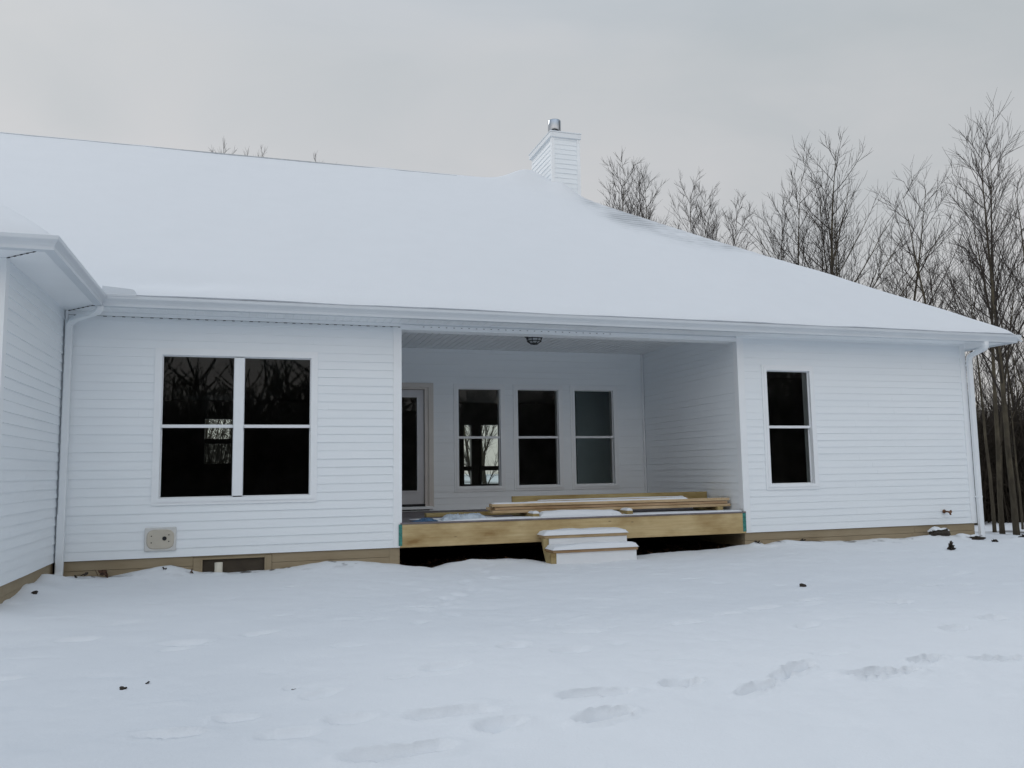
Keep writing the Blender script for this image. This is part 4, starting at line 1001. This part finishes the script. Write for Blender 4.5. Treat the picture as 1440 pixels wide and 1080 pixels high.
# undergrowth: dense dark thicket
def thicket(n, region, hmin, hmax, rad, seed, br=4):
    rr = random.Random(seed); mb = MB()
    for i in range(n):
        x, y = region(rr); z = gz(x, y) - .1
        h = rr.uniform(hmin, hmax); r = rad * rr.uniform(.6, 1.4)
        a, b = rr.gauss(0, .16), rr.gauss(0, .16)
        p0 = Vector((x, y, z)); p1 = p0 + Vector((a * h * .5, b * h * .5, h * .5)); p2 = p1 + Vector((a * h * .7, b * h * .7, h * .5))
        mb.thin((p0, p1, p2), (r, r * .8, r * .3), 3)
        for j in range(br):
            t = rr.uniform(.15, .9); q = p0.lerp(p1, t * 2) if t < .5 else p1.lerp(p2, t * 2 - 1)
            dv = Vector((rr.gauss(0, .6), rr.gauss(0, .6), rr.uniform(.2, 1))).normalized() * h * rr.uniform(.15, .4)
            mb.thin((q, q + dv), (r * .6, r * .3), 3)
    return mb
def reg_r(rr):
    a = bearing(rr.uniform(1330, 1640)); ds_ = rr.uniform(23.5, 40); return CAM.x + math.sin(a) * ds_, CAM.y + math.cos(a) * ds_
tag(thicket(6500, reg_r, 1.0, 3.4, .014, 1, 5).build('thicket', 'brush'), 'dense dark undergrowth of the wood right of the house', 'thicket', kind='stuff')
def reg_l(rr): return rr.uniform(-9, 3), rr.uniform(15, 26)
tag(thicket(420, reg_l, 2.5, 5.5, .022, 9, 7).build('thicket', 'brush'), 'bare brush behind the house seen through the twin window', 'thicket', kind='stuff')
def reg_b(rr):
    a = rr.uniform(-1.9, 1.2) + math.pi + YAW; ds_ = rr.uniform(21, 38); return CAM.x + math.sin(a) * ds_, CAM.y + math.cos(a) * ds_
mb = thicket(950, reg_b, 4.8, 7.6, .10, 2, 12); m2 = thicket(8400, reg_b, 2.0, 5.5, .035, 3, 6)
mb.flush(); m2.flush(); o_ = len(mb.v); mb.v += m2.v; mb.f += [tuple(i + o_ for i in f) for f in m2.f]; mb.sm += m2.sm
tag(mb.build('woodland', 'wood_far'), 'bare wood across the yard mirrored darkly in the window panes', 'wood', kind='stuff')

# ------------------------------------------------------------------ sky, light, camera
w = bpy.data.worlds.new('World'); SC.world = w; w.use_nodes = True
nt = w.node_tree; bg = nt.nodes['Background']
GLOW = 2.1
SUN_EL, SUN_AZ = R(36), R(332)
sky = N(nt, 'ShaderNodeTexSky', sky_type='NISHITA'); sky.sun_disc = False; sky.sun_elevation = SUN_EL; sky.sun_rotation = SUN_AZ
tc = N(nt, 'ShaderNodeTexCoord'); sep = N(nt, 'ShaderNodeSeparateXYZ'); nt.links.new(tc.outputs['Generated'], sep.inputs[0])
mp = N(nt, 'ShaderNodeMapping'); mp.inputs['Scale'].default_value = (1.0, 1.0, 2.6); nt.links.new(tc.outputs['Generated'], mp.inputs[0])
nz = N(nt, 'ShaderNodeTexNoise'); nz.inputs['Scale'].default_value = 2.3; nz.inputs['Detail'].default_value = 6; nz.inputs['Roughness'].default_value = .52; nz.inputs['Distortion'].default_value = .5
nt.links.new(mp.outputs[0], nz.inputs['Vector'])
el = ramp(nt, sep.outputs['Z'], [(0.0, (4.95, 4.8, 4.68)), (0.22, (4.8, 4.7, 4.66)), (0.45, (4.35, 4.5, 4.58)), (0.75, (4.35, 4.9, 5.6)), (1.0, (4.3, 5.0, 5.9))])
cl = ramp(nt, nz.outputs['Fac'], [(0.32, (.90, .925, .935)), (0.52, (1.0, 1.0, 1.0)), (0.70, (1.07, 1.045, 1.03))])
mm = N(nt, 'ShaderNodeMix', data_type='RGBA', blend_type='MULTIPLY'); mm.inputs[0].default_value = 1
nt.links.new(el, mm.inputs[6]); nt.links.new(cl, mm.inputs[7])
G_AZ, G_EL = R(200), R(15)      # brightest part of the cloud cover
sdir = (math.sin(G_AZ) * math.cos(G_EL), math.cos(G_AZ) * math.cos(G_EL), math.sin(G_EL))
dt = N(nt, 'ShaderNodeVectorMath', operation='DOT_PRODUCT'); nt.links.new(tc.outputs['Generated'], dt.inputs[0]); dt.inputs[1].default_value = sdir
gl = ramp(nt, dt.outputs['Value'], [(0.0, (1, 1, 1)), (0.35, (1.15, 1.15, 1.15)), (1.0, (GLOW, GLOW * .97, GLOW * .94))])
m3 = N(nt, 'ShaderNodeMix', data_type='RGBA', blend_type='MULTIPLY'); m3.inputs[0].default_value = 1
nt.links.new(mm.outputs[2], m3.inputs[6]); nt.links.new(gl, m3.inputs[7])
mx = mixc(nt, .93, sky.outputs[0], m3.outputs[2])
nt.links.new(mx, bg.inputs['Color']); bg.inputs['Strength'].default_value = .1
sl = bpy.data.lights.new('sun', 'SUN'); sl.energy = .46; sl.angle = R(16); sl.color = (1, .98, .95)
so = bpy.data.objects.new('sun', sl); COL.objects.link(so)
dirv = Vector((math.sin(SUN_AZ) * math.cos(SUN_EL), math.cos(SUN_AZ) * math.cos(SUN_EL), math.sin(SUN_EL)))
so.rotation_euler = dirv.to_track_quat('Z', 'Y').to_euler()

cam = bpy.data.cameras.new('camera'); co = bpy.data.objects.new('camera', cam); COL.objects.link(co); SC.camera = co
f = Vector((math.sin(YAW) * math.cos(PIT), math.cos(YAW) * math.cos(PIT), math.sin(PIT))); r = Vector((math.cos(YAW), -math.sin(YAW), 0)); u = r.cross(f)
r2_ = r * math.cos(ROLL) + u * math.sin(ROLL); u2_ = -r * math.sin(ROLL) + u * math.cos(ROLL)
co.matrix_world = Matrix(((r2_.x, u2_.x, -f.x, CAM.x), (r2_.y, u2_.y, -f.y, CAM.y), (r2_.z, u2_.z, -f.z, CAM.z), (0, 0, 0, 1)))
cam.sensor_width = 36; cam.lens = 36 * FPX / 1440; cam.clip_end = 2000; cam.clip_start = .05
SC.view_settings.view_transform = 'Standard'; SC.view_settings.look = 'None'; SC.view_settings.exposure = 0.36; SC.view_settings.gamma = 1
SC.cycles.use_denoising = True; SC.cycles.max_bounces = 12; SC.cycles.diffuse_bounces = 8; SC.cycles.transparent_max_bounces = 16
